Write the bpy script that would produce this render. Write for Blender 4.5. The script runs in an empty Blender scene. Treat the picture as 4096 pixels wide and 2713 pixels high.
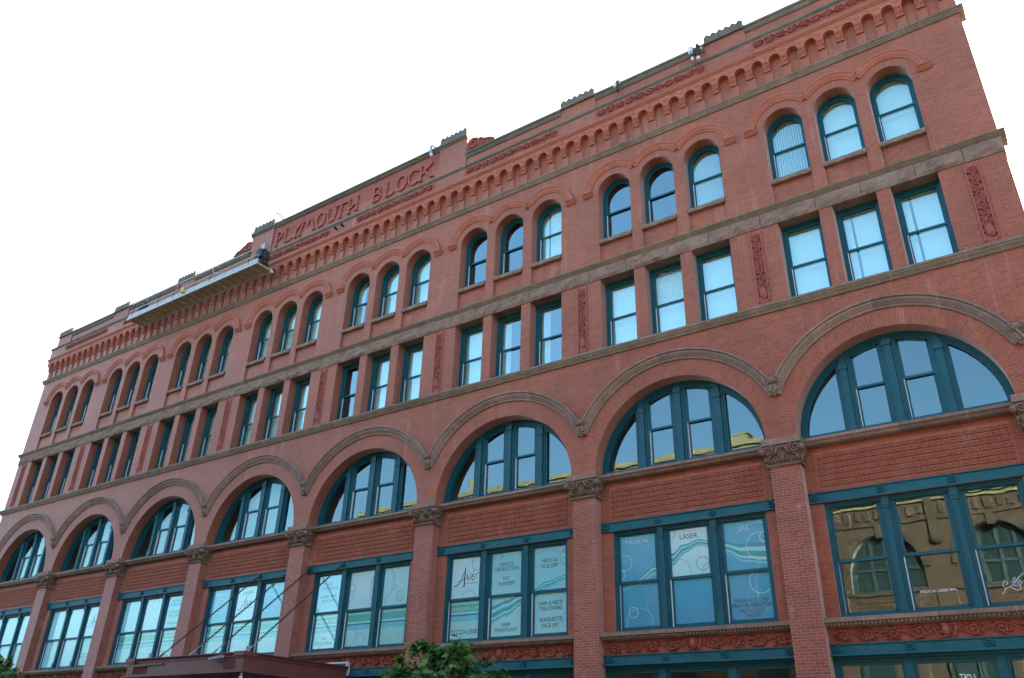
import bpy, bmesh, math, random
from math import sin, cos, pi, radians, sqrt
from mathutils import Vector, Matrix
from mathutils.geometry import tessellate_polygon

# ------------------------------------------------------------------ camera, sky, sun, exposure
S = bpy.context.scene
COL = S.collection
CAM_R = ((0.82383494, 0.56616286, 0.0274885), (-0.24392878, 0.39788592, -0.88441254), (-0.51165882, 0.72190471, 0.46589574))
cd = bpy.data.cameras.new('camera')
cam = bpy.data.objects.new('camera', cd)
COL.objects.link(cam)
m = Matrix.Identity(4)
for i in range(3):
    m[i][0] = CAM_R[0][i]; m[i][1] = -CAM_R[1][i]; m[i][2] = -CAM_R[2][i]
m[0][3], m[1][3], m[2][3] = 45.5032, -19.2872, 1.6
cam.matrix_world = m
cd.sensor_width = 36.0
cd.lens = 3238.27 / 4096 * 36.0
cd.clip_start = 0.1
cd.clip_end = 3000
S.camera = cam

SUN_EL, SUN_AZ = radians(16), radians(29)      # azimuth from +Y (behind the building) towards -X
w = bpy.data.worlds.new('World'); S.world = w; w.use_nodes = True
nt = w.node_tree
for n in list(nt.nodes): nt.nodes.remove(n)
out = nt.nodes.new('ShaderNodeOutputWorld'); bg = nt.nodes.new('ShaderNodeBackground'); sky = nt.nodes.new('ShaderNodeTexSky')
sky.sky_type = 'NISHITA'; sky.sun_disc = False; sky.sun_elevation = SUN_EL; sky.sun_rotation = SUN_AZ
sky.air_density = 1.0; sky.dust_density = 6.0; sky.ozone_density = 2.0
bg.inputs[1].default_value = 0.15
# thin bright overcast veil on the sunward half of the sky, clear blue on the street side
tcw = nt.nodes.new('ShaderNodeTexCoord'); spw = nt.nodes.new('ShaderNodeSeparateXYZ'); nt.links.new(tcw.outputs['Generated'], spw.inputs[0])
mrw = nt.nodes.new('ShaderNodeMapRange'); mrw.interpolation_type = 'SMOOTHSTEP'; nt.links.new(spw.outputs[1], mrw.inputs[0])
mrw.inputs[1].default_value = .0; mrw.inputs[2].default_value = .35; mrw.inputs[3].default_value = 0; mrw.inputs[4].default_value = 1
cl = nt.nodes.new('ShaderNodeTexNoise'); cl.inputs['Scale'].default_value = 2.5; cl.inputs['Detail'].default_value = 5; nt.links.new(tcw.outputs['Generated'], cl.inputs['Vector'])
mv = nt.nodes.new('ShaderNodeMath'); mv.operation = 'MULTIPLY'; nt.links.new(mrw.outputs[0], mv.inputs[0]); nt.links.new(cl.outputs['Fac'], mv.inputs[1])
vm = nt.nodes.new('ShaderNodeMix'); vm.data_type = 'RGBA'; vm.blend_type = 'ADD'; vm.inputs[7].default_value = (1.3, 1.2, 1.1, 1)
nt.links.new(mv.outputs[0], vm.inputs[0]); nt.links.new(sky.outputs[0], vm.inputs[6])
nt.links.new(vm.outputs[2], bg.inputs[0]); nt.links.new(bg.outputs[0], out.inputs[0])
sl = bpy.data.lights.new('sun', 'SUN'); sl.energy = 3.0; sl.angle = radians(0.5); sl.color = (1, .93, .82)
so = bpy.data.objects.new('sun', sl); COL.objects.link(so)
sd = Vector((sin(SUN_AZ) * cos(SUN_EL), cos(SUN_AZ) * cos(SUN_EL), sin(SUN_EL)))   # direction to the sun
so.rotation_euler = sd.to_track_quat('Z', 'Y').to_euler()
so.location = (0, 60, 60)
S.view_settings.view_transform = 'Standard'; S.view_settings.look = 'None'
S.view_settings.exposure = 3.0
S.view_settings.gamma = 1.0
S.cycles.max_bounces = 8; S.cycles.transparent_max_bounces = 12
S.cycles.caustics_reflective = False; S.cycles.caustics_refractive = False
S.cycles.use_denoising = True

random.seed(7)
RND = random.Random(11)

# ------------------------------------------------------------------ helpers
class MB:
    def __init__(s): s.v = []; s.f = []; s.uv = {}; s.mi = {}; s.cm = 0
    def add(s, vs, fs, uvs=None, mi=None):
        o = len(s.v); s.v += [tuple(p) for p in vs]
        for k, f in enumerate(fs):
            i = len(s.f); s.f.append(tuple(a + o for a in f))
            if uvs: s.uv[i] = [uvs[a] for a in f]
            s.mi[i] = s.cm if mi is None else mi
    def quad(s, a, b, c, d, uv=None, mi=None):
        s.add([a, b, c, d], [(0, 1, 2, 3)], uv, mi)
    def box(s, x0, x1, y0, y1, z0, z1, mi=None, skip=''):
        vs = [(x0, y0, z0), (x1, y0, z0), (x1, y1, z0), (x0, y1, z0), (x0, y0, z1), (x1, y0, z1), (x1, y1, z1), (x0, y1, z1)]
        fs = {'d': (0, 3, 2, 1), 'u': (4, 5, 6, 7), 'f': (0, 1, 5, 4), 'r': (1, 2, 6, 5), 'b': (2, 3, 7, 6), 'l': (3, 0, 4, 7)}
        s.add(vs, [f for k, f in fs.items() if k not in skip], None, mi)
    def poly(s, pts, y, mi=None, flip=False):          # pts in (x, z), planar at y
        tri = tessellate_polygon([[Vector((p[0], p[1], 0)) for p in pts]])
        s.add([(p[0], y, p[1]) for p in pts], [tuple(t) for t in tri], None, mi)
    def plate(s, pts, y0, y1, mi=None):                # polygon with thickness
        s.poly(pts, y0, mi); s.strip([(p[0], p[1]) for p in pts] + [pts[0]], y0, y1, mi)
    def strip(s, path, y0, y1, mi=None, uv=True):      # reveal along an (x, z) path
        L = 0
        for a, b in zip(path, path[1:]):
            d = sqrt((b[0] - a[0]) ** 2 + (b[1] - a[1]) ** 2)
            s.quad((a[0], y0, a[1]), (b[0], y0, b[1]), (b[0], y1, b[1]), (a[0], y1, a[1]),
                   [(y0, L), (y0, L + d), (y1, L + d), (y1, L)], mi); L += d
    def ring(s, po, pi_, y0, y1, mi=None, close=False):
        n = len(po); L = 0
        rg = range(n if close else n - 1)
        for i in rg:
            j = (i + 1) % n; a, b, c, d = po[i], po[j], pi_[j], pi_[i]
            s.quad((a[0], y0, a[1]), (b[0], y0, b[1]), (c[0], y0, c[1]), (d[0], y0, d[1]), None, mi)
            s.quad((a[0], y0, a[1]), (b[0], y0, b[1]), (b[0], y1, b[1]), (a[0], y1, a[1]), None, mi)
            s.quad((d[0], y0, d[1]), (c[0], y0, c[1]), (c[0], y1, c[1]), (d[0], y1, d[1]), None, mi)
        if not close:
            for i in (0, n - 1):
                a, d = po[i], pi_[i]
                s.quad((a[0], y0, a[1]), (d[0], y0, d[1]), (d[0], y1, d[1]), (a[0], y1, a[1]), None, mi)
    def prism(s, prof, x0, x1, mi=None):               # closed (y, z) profile swept along x
        n = len(prof)
        s.add([(x0, p[0], p[1]) for p in prof] + [(x1, p[0], p[1]) for p in prof],
              [(i, (i + 1) % n, (i + 1) % n + n, i + n) for i in range(n)] + [tuple(range(n)), tuple(range(2 * n - 1, n - 1, -1))], None, mi)
    def tube(s, pts, r, seg=6, mi=None, cap=True):
        pts = [Vector(p) for p in pts]; n = len(pts)
        rr = r if isinstance(r, (list, tuple)) else [r] * n
        vs = []
        up = Vector((0.13, 0.31, 0.94))
        for i in range(n):
            t = (pts[min(i + 1, n - 1)] - pts[max(i - 1, 0)])
            if t.length < 1e-9: t = Vector((0, 0, 1))
            t.normalize()
            a = t.cross(up)
            if a.length < 1e-3: a = t.cross(Vector((1, 0, 0)))
            a.normalize(); b = t.cross(a)
            for k in range(seg):
                q = 2 * pi * k / seg
                vs.append(pts[i] + (a * cos(q) + b * sin(q)) * rr[i])
        fs = [(i * seg + k, i * seg + (k + 1) % seg, (i + 1) * seg + (k + 1) % seg, (i + 1) * seg + k) for i in range(n - 1) for k in range(seg)]
        if cap: fs += [tuple(range(seg - 1, -1, -1)), tuple(range((n - 1) * seg, n * seg))]
        s.add(vs, fs, None, mi)
    def blob(s, c, r, nu=7, nv=5, mi=None):
        vs = []; fs = []
        for j in range(nv + 1):
            t = pi * j / nv
            for i in range(nu):
                a = 2 * pi * i / nu
                vs.append((c[0] + r[0] * sin(t) * cos(a), c[1] + r[1] * cos(t), c[2] + r[2] * sin(t) * sin(a)))
        for j in range(nv):
            for i in range(nu):
                fs.append((j * nu + i, j * nu + (i + 1) % nu, (j + 1) * nu + (i + 1) % nu, (j + 1) * nu + i))
        s.add(vs, fs, None, mi)
    def build(s, name, mats, parent=None, smooth=False, loc=None, recalc=False):
        me = bpy.data.meshes.new(name)
        me.from_pydata(s.v, [], s.f)
        mats = mats if isinstance(mats, (list, tuple)) else [mats]
        for mt in mats: me.materials.append(mt)
        if len(mats) > 1:
            me.polygons.foreach_set('material_index', [s.mi[i] for i in range(len(s.f))])
        if s.uv:
            ul = me.uv_layers.new(name='UVMap')
            for i, p in enumerate(me.polygons):
                u = s.uv.get(i)
                if u:
                    for k, li in enumerate(p.loop_indices): ul.data[li].uv = u[k]
        if recalc:
            bm = bmesh.new(); bm.from_mesh(me); bmesh.ops.recalc_face_normals(bm, faces=bm.faces); bm.to_mesh(me); bm.free()
        if smooth: me.polygons.foreach_set('use_smooth', [True] * len(me.polygons))
        me.update()
        return link(name, me, parent, loc)

def link(name, me, parent=None, loc=None):
    o = bpy.data.objects.new(name, me); COL.objects.link(o)
    if parent: o.parent = parent
    if loc: o.location = loc
    return o
def thing(name, label, cat, loc=(0, 0, 0), group=None):
    o = bpy.data.objects.new(name, None); COL.objects.link(o); o.location = loc
    o.empty_display_size = .3
    return tag(o, label, cat, group)
def tag(o, label=None, cat=None, group=None, kind=None):
    if label: o['label'] = label
    if cat: o['category'] = cat
    if group: o['group'] = group
    if kind: o['kind'] = kind
    return o
def dup(o, parent, loc=None, sx=None):
    c = o.copy(); COL.objects.link(c); c.parent = parent
    if loc is not None: c.location = loc
    if sx is not None: c.scale.x = sx
    for ch in list(o.children): dup(ch, c)
    return c

# ------------------------------------------------------------------ materials
def mat(name):
    m = bpy.data.materials.new(name); m.use_nodes = True
    nt = m.node_tree; b = nt.nodes['Principled BSDF']
    return m, nt, b
def N(nt, t, **k):
    n = nt.nodes.new(t)
    for a, v in k.items(): setattr(n, a, v)
    return n
def noise(nt, vec, scale, detail=4, rough=.6):
    n = N(nt, 'ShaderNodeTexNoise'); n.inputs['Scale'].default_value = scale; n.inputs['Detail'].default_value = detail; n.inputs['Roughness'].default_value = rough
    if vec: nt.links.new(vec, n.inputs['Vector'])
    return n.outputs['Fac']
def ramp(nt, fac, a, b, c0=(0, 0, 0, 1), c1=(1, 1, 1, 1)):
    r = N(nt, 'ShaderNodeValToRGB'); r.color_ramp.elements[0].position = a; r.color_ramp.elements[1].position = b
    r.color_ramp.elements[0].color = c0; r.color_ramp.elements[1].color = c1
    nt.links.new(fac, r.inputs[0]); return r.outputs[0]
def mixc(nt, fac, a, b, blend='MIX'):
    x = N(nt, 'ShaderNodeMix', data_type='RGBA', blend_type=blend)
    for sock, v in ((x.inputs[0], fac), (x.inputs[6], a), (x.inputs[7], b)):
        if isinstance(v, (float, int)): sock.default_value = v
        elif isinstance(v, tuple): sock.default_value = v if len(v) == 4 else v + (1,)
        else: nt.links.new(v, sock)
    return x.outputs[2]
def mth(nt, op, a, b=None, c=None):
    x = N(nt, 'ShaderNodeMath', operation=op)
    for i, v in enumerate((a, b, c)):
        if v is None: continue
        if isinstance(v, (float, int)): x.inputs[i].default_value = v
        else: nt.links.new(v, x.inputs[i])
    return x.outputs[0]

def make_brick(name, mode='world', c1=(.335, .098, .047), c2=(.225, .066, .036), mortar=(.30, .145, .09), bw=.215, rh=.0675, ms=.0075, grime=.5, effl=.18, spec=.2):
    m, nt, b = mat(name); L = nt.links
    if mode == 'uv':
        tc = N(nt, 'ShaderNodeUVMap'); vec = tc.outputs[0]
        pos = N(nt, 'ShaderNodeTexCoord').outputs['Object']
    else:
        tc = N(nt, 'ShaderNodeTexCoord'); pos = tc.outputs['Object']
        sp = N(nt, 'ShaderNodeSeparateXYZ'); L.new(pos, sp.inputs[0])
        ge = N(nt, 'ShaderNodeTexCoord'); sn = N(nt, 'ShaderNodeSeparateXYZ'); L.new(ge.outputs['Normal'], sn.inputs[0])
        nx = mth(nt, 'GREATER_THAN', mth(nt, 'ABSOLUTE', sn.outputs[0]), .7); nz = mth(nt, 'GREATER_THAN', mth(nt, 'ABSOLUTE', sn.outputs[2]), .7)
        u = mth(nt, 'ADD', mth(nt, 'MULTIPLY', sp.outputs[0], mth(nt, 'SUBTRACT', 1, nx)), mth(nt, 'MULTIPLY', sp.outputs[1], nx))
        v = mth(nt, 'ADD', mth(nt, 'MULTIPLY', sp.outputs[2], mth(nt, 'SUBTRACT', 1, nz)), mth(nt, 'MULTIPLY', sp.outputs[1], nz))
        cb = N(nt, 'ShaderNodeCombineXYZ'); L.new(u, cb.inputs[0]); L.new(v, cb.inputs[1]); vec = cb.outputs[0]
    bt = N(nt, 'ShaderNodeTexBrick'); L.new(vec, bt.inputs['Vector'])
    bt.inputs['Scale'].default_value = 1; bt.inputs['Brick Width'].default_value = bw; bt.inputs['Row Height'].default_value = rh
    bt.inputs['Mortar Size'].default_value = ms; bt.inputs['Mortar Smooth'].default_value = .3; bt.inputs['Bias'].default_value = -.25
    bt.inputs['Color1'].default_value = c1 + (1,); bt.inputs['Color2'].default_value = c2 + (1,); bt.inputs['Mortar'].default_value = mortar + (1,)
    col = bt.outputs['Color']
    n1 = noise(nt, pos, .45, 5); n2 = noise(nt, pos, 2.3, 5); n3 = noise(nt, pos, 11, 3)
    col = mixc(nt, mth(nt, 'MULTIPLY', ramp(nt, n1, .38, .68), grime), col, mixc(nt, 1.0, col, (.62, .58, .60), 'MULTIPLY'))
    col = mixc(nt, mth(nt, 'MULTIPLY', ramp(nt, n2, .60, .76), effl), col, (.50, .27, .24))
    col = mixc(nt, mth(nt, 'MULTIPLY', ramp(nt, n2, .25, .42, (1, 1, 1, 1), (0, 0, 0, 1)), .35), col, (.17, .06, .055))
    col = mixc(nt, .35, col, mixc(nt, 1.0, col, ramp(nt, n3, .3, .7, (.72, .72, .72, 1), (1.2, 1.15, 1.15, 1)), 'MULTIPLY'))
    mp = N(nt, 'ShaderNodeMapping'); mp.inputs['Scale'].default_value = (2.6, 2.6, .22); L.new(pos, mp.inputs[0])
    n5 = noise(nt, mp.outputs[0], 1.0, 5, .65)
    col = mixc(nt, mth(nt, 'MULTIPLY', ramp(nt, n5, .58, .74), .38), col, (.50, .30, .25))
    col = mixc(nt, mth(nt, 'MULTIPLY', ramp(nt, n5, .28, .42, (1, 1, 1, 1), (0, 0, 0, 1)), .45), col, (.13, .055, .045))
    L.new(col, b.inputs['Base Color'])
    b.inputs['Roughness'].default_value = .72; b.inputs['Specular IOR Level'].default_value = spec
    b.inputs['Sheen Weight'].default_value = .9; b.inputs['Sheen Roughness'].default_value = .45; b.inputs['Sheen Tint'].default_value = (1, .82, .74, 1)
    bp = N(nt, 'ShaderNodeBump'); bp.inputs['Strength'].default_value = .25; bp.inputs['Distance'].default_value = .004
    L.new(mth(nt, 'SUBTRACT', 1, bt.outputs['Fac']), bp.inputs['Height']); L.new(bp.outputs[0], b.inputs['Normal'])
    return m
def make_stone(name, c=(.27, .175, .12), c2=(.16, .115, .085), sc=3, moss=0., rough=.85, bump=.4, joint=0., mossc=(.055, .075, .03), patch=(.42, .33, .25), pk=.2):
    m, nt, b = mat(name); L = nt.links
    pos = N(nt, 'ShaderNodeTexCoord').outputs['Object']
    n1 = noise(nt, pos, sc, 6, .65); n2 = noise(nt, pos, sc * .31, 4)
    n4 = noise(nt, pos, sc * 5, 4)
    col = mixc(nt, ramp(nt, n1, .3, .7), c2 + (1,), c + (1,))
    col = mixc(nt, mth(nt, 'MULTIPLY', ramp(nt, n2, .55, .75), pk), col, patch + (1,))
    col = mixc(nt, .5, col, mixc(nt, 1., col, ramp(nt, n4, .3, .7, (.6, .6, .6, 1), (1.25, 1.25, 1.25, 1)), 'MULTIPLY'))
    if joint:
        bt = N(nt, 'ShaderNodeTexBrick'); sp = N(nt, 'ShaderNodeSeparateXYZ'); L.new(pos, sp.inputs[0]); cb = N(nt, 'ShaderNodeCombineXYZ')
        L.new(sp.outputs[0], cb.inputs[0]); cb.inputs[1].default_value = 2.5
        L.new(cb.outputs[0], bt.inputs['Vector']); bt.inputs['Scale'].default_value = 1; bt.inputs['Brick Width'].default_value = joint; bt.inputs['Row Height'].default_value = 5
        bt.inputs['Mortar Size'].default_value = .012; bt.inputs['Color1'].default_value = (1.12, 1.1, 1.08, 1); bt.inputs['Color2'].default_value = (.82, .84, .85, 1); bt.inputs['Mortar'].default_value = (1.45, 1.35, 1.25, 1)
        col = mixc(nt, 1., col, bt.outputs['Color'], 'MULTIPLY')
    if moss:
        n3 = noise(nt, pos, sc * .6, 5); n5 = noise(nt, pos, sc * 4, 3)
        f = mth(nt, 'MULTIPLY', ramp(nt, mth(nt, 'ADD', mth(nt, 'MULTIPLY', n3, .7), mth(nt, 'MULTIPLY', n5, .3)), .38, .6), moss)
        col = mixc(nt, f, col, mixc(nt, ramp(nt, n5, .35, .65), mossc + (1,), (mossc[0] * 2.6, mossc[1] * 2.6, mossc[2] * 2.2, 1)))
    L.new(col, b.inputs['Base Color']); b.inputs['Roughness'].default_value = rough; b.inputs['Specular IOR Level'].default_value = .3
    bp = N(nt, 'ShaderNodeBump'); bp.inputs['Strength'].default_value = bump; bp.inputs['Distance'].default_value = .01
    L.new(n4, bp.inputs['Height']); L.new(bp.outputs[0], b.inputs['Normal'])
    return m
def make_paint(name, c, rough=.4, var=.35, spec=.5, metal=0., flake=0., fc=(.25, .16, .1)):
    m, nt, b = mat(name); L = nt.links
    pos = N(nt, 'ShaderNodeTexCoord').outputs['Object']
    n1 = noise(nt, pos, 2.2, 5); n2 = noise(nt, pos, 23, 3)
    col = mixc(nt, mth(nt, 'MULTIPLY', ramp(nt, n1, .3, .7), var), c + (1,), tuple(min(1, x * 1.7 + .01) for x in c) + (1,))
    if flake: col = mixc(nt, mth(nt, 'MULTIPLY', ramp(nt, n2, .68, .72), flake), col, fc + (1,))
    L.new(col, b.inputs['Base Color'])
    L.new(ramp(nt, n2, .3, .7, (rough * .8,) * 3 + (1,), (min(1, rough * 1.25),) * 3 + (1,)), b.inputs['Roughness'])
    b.inputs['Specular IOR Level'].default_value = spec; b.inputs['Metallic'].default_value = metal
    return m
def make_plain(name, c, rough=.6, spec=.4, metal=0.):
    m, nt, b = mat(name); pos = N(nt, 'ShaderNodeTexCoord').outputs['Object']
    nt.links.new(mixc(nt, mth(nt, 'MULTIPLY', noise(nt, pos, 6, 3), .25), c + (1,), tuple(x * .7 for x in c) + (1,)), b.inputs['Base Color'])
    b.inputs['Roughness'].default_value = rough; b.inputs['Specular IOR Level'].default_value = spec; b.inputs['Metallic'].default_value = metal
    return m
def make_glass(name, tint=(.80, .98, .97), f0=.125, wav=.0012, dust=0.):
    m, nt, b = mat(name); L = nt.links; nt.nodes.remove(b)
    o = nt.nodes['Material Output']
    tr = N(nt, 'ShaderNodeBsdfTransparent'); tr.inputs[0].default_value = tint + (1,)
    gl = N(nt, 'ShaderNodeBsdfGlossy'); gl.inputs['Roughness'].default_value = 0.0; gl.inputs[0].default_value = (.62, .97, 1, 1)
    pos = N(nt, 'ShaderNodeTexCoord').outputs['Object']
    bp = N(nt, 'ShaderNodeBump'); bp.inputs['Strength'].default_value = 1; bp.inputs['Distance'].default_value = wav
    L.new(noise(nt, pos, 1.3, 1), bp.inputs['Height']); L.new(bp.outputs[0], gl.inputs['Normal'])
    lw = N(nt, 'ShaderNodeLayerWeight'); lw.inputs[0].default_value = .5          # two panes of glass: Schlick reflectance
    f = mth(nt, 'ADD', mth(nt, 'MULTIPLY', mth(nt, 'POWER', lw.outputs['Facing'], 5.), 1 - f0), f0)
    mx = N(nt, 'ShaderNodeMixShader'); L.new(f, mx.inputs[0]); L.new(tr.outputs[0], mx.inputs[1]); L.new(gl.outputs[0], mx.inputs[2])
    res = mx.outputs[0]
    if dust:
        df = N(nt, 'ShaderNodeBsdfDiffuse'); df.inputs[0].default_value = (.55, .66, .7, 1)
        n = noise(nt, pos, 5, 6, .75); m2 = N(nt, 'ShaderNodeMixShader')
        L.new(mth(nt, 'MULTIPLY', ramp(nt, n, .5, .66), dust), m2.inputs[0]); L.new(res, m2.inputs[1]); L.new(df.outputs[0], m2.inputs[2]); res = m2.outputs[0]
    L.new(res, o.inputs[0])
    return m
def make_film(name, ca, cb, axis=2, a=-1, b_=1, cc=None):   # printed colour sweep across a sheet of window film
    m, nt, b = mat(name); L = nt.links
    pos = N(nt, 'ShaderNodeTexCoord').outputs['Object']; sp = N(nt, 'ShaderNodeSeparateXYZ'); L.new(pos, sp.inputs[0])
    f = N(nt, 'ShaderNodeMapRange'); L.new(mth(nt, 'ADD', sp.outputs[axis], mth(nt, 'MULTIPLY', noise(nt, pos, .9, 2), .5)), f.inputs[0])
    f.inputs[1].default_value = a; f.inputs[2].default_value = b_
    L.new(mixc(nt, f.outputs[0], ca + (1,), cb + (1,)), b.inputs['Base Color']); b.inputs['Roughness'].default_value = .5
    return m

M = {}
M['brick'] = make_brick('brick')
M['brick_uv'] = make_brick('brick_radial', 'uv', bw=.215, rh=.0675)
M['brick_pier'] = make_brick('brick_pier', effl=.6, c1=(.33, .098, .055), c2=(.20, .062, .04), mortar=(.38, .215, .16))
M['stone'] = make_stone('brownstone', c=(.29, .20, .145), c2=(.19, .135, .10), joint=1.45)
M['stone_carved'] = make_stone('brownstone_carved', c=(.25, .17, .115), c2=(.15, .11, .08), sc=5, bump=.5)
M['stone_rough'] = make_stone('brownstone_rough', c=(.28, .185, .125), c2=(.16, .112, .08), sc=2.2, bump=.9, pk=.35, patch=(.36, .30, .24))
M['stone_moss'] = make_stone('mossy_stone', c=(.27, .195, .14), c2=(.17, .125, .092), moss=.28, joint=1.7)
M['stone_moss2'] = make_stone('green_stained_coping', c=(.20, .165, .13), c2=(.12, .102, .085), moss=.4, joint=1.9, mossc=(.035, .06, .035))
M['terra'] = make_stone('terracotta_orange', c=(.42, .14, .075), c2=(.33, .10, .056), sc=2.5, pk=.25, patch=(.42, .17, .12), bump=.25, rough=.7)
M['terra_pink'] = make_stone('terracotta_pink', c=(.38, .115, .082), c2=(.28, .082, .06), sc=3, pk=.2, patch=(.42, .16, .13), bump=.25, rough=.7)
M['terra_red'] = make_stone('terracotta_red', c=(.34, .10, .062), c2=(.25, .072, .046), sc=3, pk=.15, patch=(.42, .17, .12), bump=.25, rough=.7)
M['waffle'] = make_stone('terracotta_brown', c=(.42, .15, .085), c2=(.33, .115, .07), sc=4, pk=.35, patch=(.48, .27, .18), bump=.25, rough=.75)
M['teal'] = make_paint('teal_paint', (.005, .078, .100), .5, spec=.25)
M['teal_iron'] = make_paint('teal_iron_paint', (.006, .085, .104), .55, var=.6, flake=.25, spec=.25)
M['white_trim'] = make_plain('white_trim', (.72, .74, .76), .5)
M['blind'] = make_plain('blind_fabric', (.70, .90, .82), .8)
M['dark_room'] = make_plain('room_plaster', (.16, .16, .16), .9)
M['glass'] = make_glass('window_glass')
M['glass_upper'] = make_glass('upper_window_glass', f0=.21)
M['glass_dusty'] = make_glass('dusty_window_glass', dust=.35)
M['roof'] = make_plain('roof_membrane', (.12, .12, .12), .9)
M['alu'] = make_paint('scaffold_aluminium', (.34, .36, .32), .5, var=.3, metal=.35)
M['alu_deck'] = make_paint('scaffold_deck_underside', (.36, .30, .15), .6, var=.4)
M['black'] = make_plain('black_cover', (.018, .026, .032), .6)
M['steel'] = make_plain('galvanised_steel', (.30, .33, .34), .45, metal=.6)
M['chain'] = make_plain('dark_chain_steel', (.06, .055, .05), .5, metal=.7)
M['canopy'] = make_paint('maroon_paint', (.115, .036, .034), .45, var=.25)
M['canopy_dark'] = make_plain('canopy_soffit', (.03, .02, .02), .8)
M['white'] = make_plain('white_plastic', (.60, .62, .60), .45)
M['grey_blue'] = make_plain('grey_lamp_housing', (.22, .27, .31), .4)
M['sign_dark'] = make_plain('dark_sign_face', (.03, .035, .04), .25)
M['sage'] = make_plain('yellow_green_bag', (.55, .62, .08), .6)
M['blue_rope'] = make_plain('blue_rope', (.03, .09, .35), .7)
M['orange'] = make_plain('orange_strap', (.6, .22, .04), .7)
M['film_pale'] = make_film('film_pale', (.56, .82, .84), (.82, .92, .94), 2, .2, 2.2)
M['film_cyan'] = make_film('film_cyan', (.62, .86, .86), (.36, .70, .76), 2, .2, 2.4)
M['film_blue'] = make_film('film_blue', (.05, .34, .55), (.16, .50, .68), 2, .1, 2.4)
M['film_mint'] = make_film('film_mint', (.44, .76, .66), (.62, .88, .90), 2, .2, 2.2)
def ink(n, c): M[n] = make_plain('ink_' + n, c, .5)
ink('ink_grey', (.07, .075, .08)); ink('ink_white', (.88, .92, .92)); ink('ink_line', (.16, .42, .58)); ink('ink_pale', (.62, .88, .90))
ink('b_blue', (.09, .38, .58)); ink('b_aqua', (.26, .70, .74)); ink('b_teal', (.06, .46, .46)); ink('b_mint', (.12, .56, .44)); ink('b_light', (.52, .84, .82)); ink('b_deep', (.02, .26, .52))
M['letter'] = M['terra_pink']

# ------------------------------------------------------------------ facade dimensions (metres; facade plane y = 0, street towards -y)
B = [0.001, 5.680, 11.325, 17.024, 22.809, 28.661, 34.468, 40.123, 45.599]
EL, ER = -0.72, 46.42
W = [B[i + 1] - B[i] for i in range(8)]
MID = [(B[i] + B[i + 1]) / 2 for i in range(8)]
REF = 5.7
PW, RECESS = .365, .32
Z_SP, R_IN, R_RING, R_HOOD = 8.95, 2.38, 2.86, 3.14
ELL = .432 / 2.38                           # half width of the big arch per unit radius and bay width
ZA, ZW1, ZB0, ZB1 = 12.73, 15.24, 15.69, 15.84
ZS1, Z_USP, R_U = 16.74, 18.60, .60
HW = .1042                                  # half window width per bay width
SP = .2712
ZC0, ZC1 = 20.07, 20.28

def arc(cx, cz, rx, rz, n=40, a0=pi, a1=0.):
    return [(cx + rx * cos(a0 + (a1 - a0) * i / n), cz + rz * sin(a0 + (a1 - a0) * i / n)) for i in range(n + 1)]

# ------------------------------------------------------------------ the building
bld = thing('brick_building', 'five storey red brick building with rows of teal arched windows, filling the picture', 'building', (0, 0, 0))

wall = MB()
rev = MB()
# arched storey
for b in range(8):
    rx = ELL * R_IN * W[b]
    path = arc(MID[b], Z_SP, rx, R_IN, 64)
    wall.poly([(B[b], Z_SP), path[0]] + path[1:-1] + [path[-1], (B[b + 1], Z_SP), (B[b + 1], 12.6), (B[b], 12.6)], 0)
    full = [(path[0][0], 8.86)] + path + [(path[-1][0], 8.86)]
    rev.strip(full, 0.0, .44)
wall.poly([(EL, Z_SP), (B[0], Z_SP), (B[0], 12.6), (EL, 12.6)], 0); wall.poly([(B[8], Z_SP), (ER, Z_SP), (ER, 12.6), (B[8], 12.6)], 0)
# square window storey
edges = []
for b in range(8):
    for k in (-1, 0, 1):
        xc = MID[b] + k * SP * W[b]; h = HW * W[b]; edges.append((xc - h, xc + h))
x = EL
for a, c in edges:
    wall.poly([(x, 12.6), (a, 12.6), (a, ZW1), (x, ZW1)], 0); x = c
    rev.strip([(a, 12.6), (a, ZW1)], 0, .40); rev.strip([(c, 12.6), (c, ZW1)], 0, .40)
wall.poly([(x, 12.6), (ER, 12.6), (ER, ZW1), (x, ZW1)], 0)
# round window storey
for b in range(8):
    pts = [(B[b], ZB0)]
    for k in (-1, 0, 1):
        xc = MID[b] + k * SP * W[b]; h = HW * W[b]
        a = arc(xc, Z_USP, h, R_U, 28)
        pts += [(xc - h, ZB0), (xc - h, Z_USP)] + a[1:-1] + [(xc + h, Z_USP), (xc + h, ZB0)]
        rev.strip([(xc - h, ZS1 - .15), (xc - h, Z_USP)] + a[1:-1] + [(xc + h, Z_USP), (xc + h, ZS1 - .15)], 0, .40)
        rev.strip([(xc - h, ZB0), (xc - h, 16.6)], 0, .11); rev.strip([(xc + h, ZB0), (xc + h, 16.6)], 0, .11)
        wall.poly([(xc - h, ZB0), (xc + h, ZB0), (xc + h, 16.62), (xc - h, 16.62)], .10)
    pts += [(B[b + 1], ZB0), (B[b + 1], 20.15), (B[b], 20.15)]
    wall.poly(pts, 0)
wall.poly([(EL, ZB0), (B[0], ZB0), (B[0], 20.15), (EL, 20.15)], 0); wall.poly([(B[8], ZB0), (ER, ZB0), (ER, 20.15), (B[8], 20.15)], 0)
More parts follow.
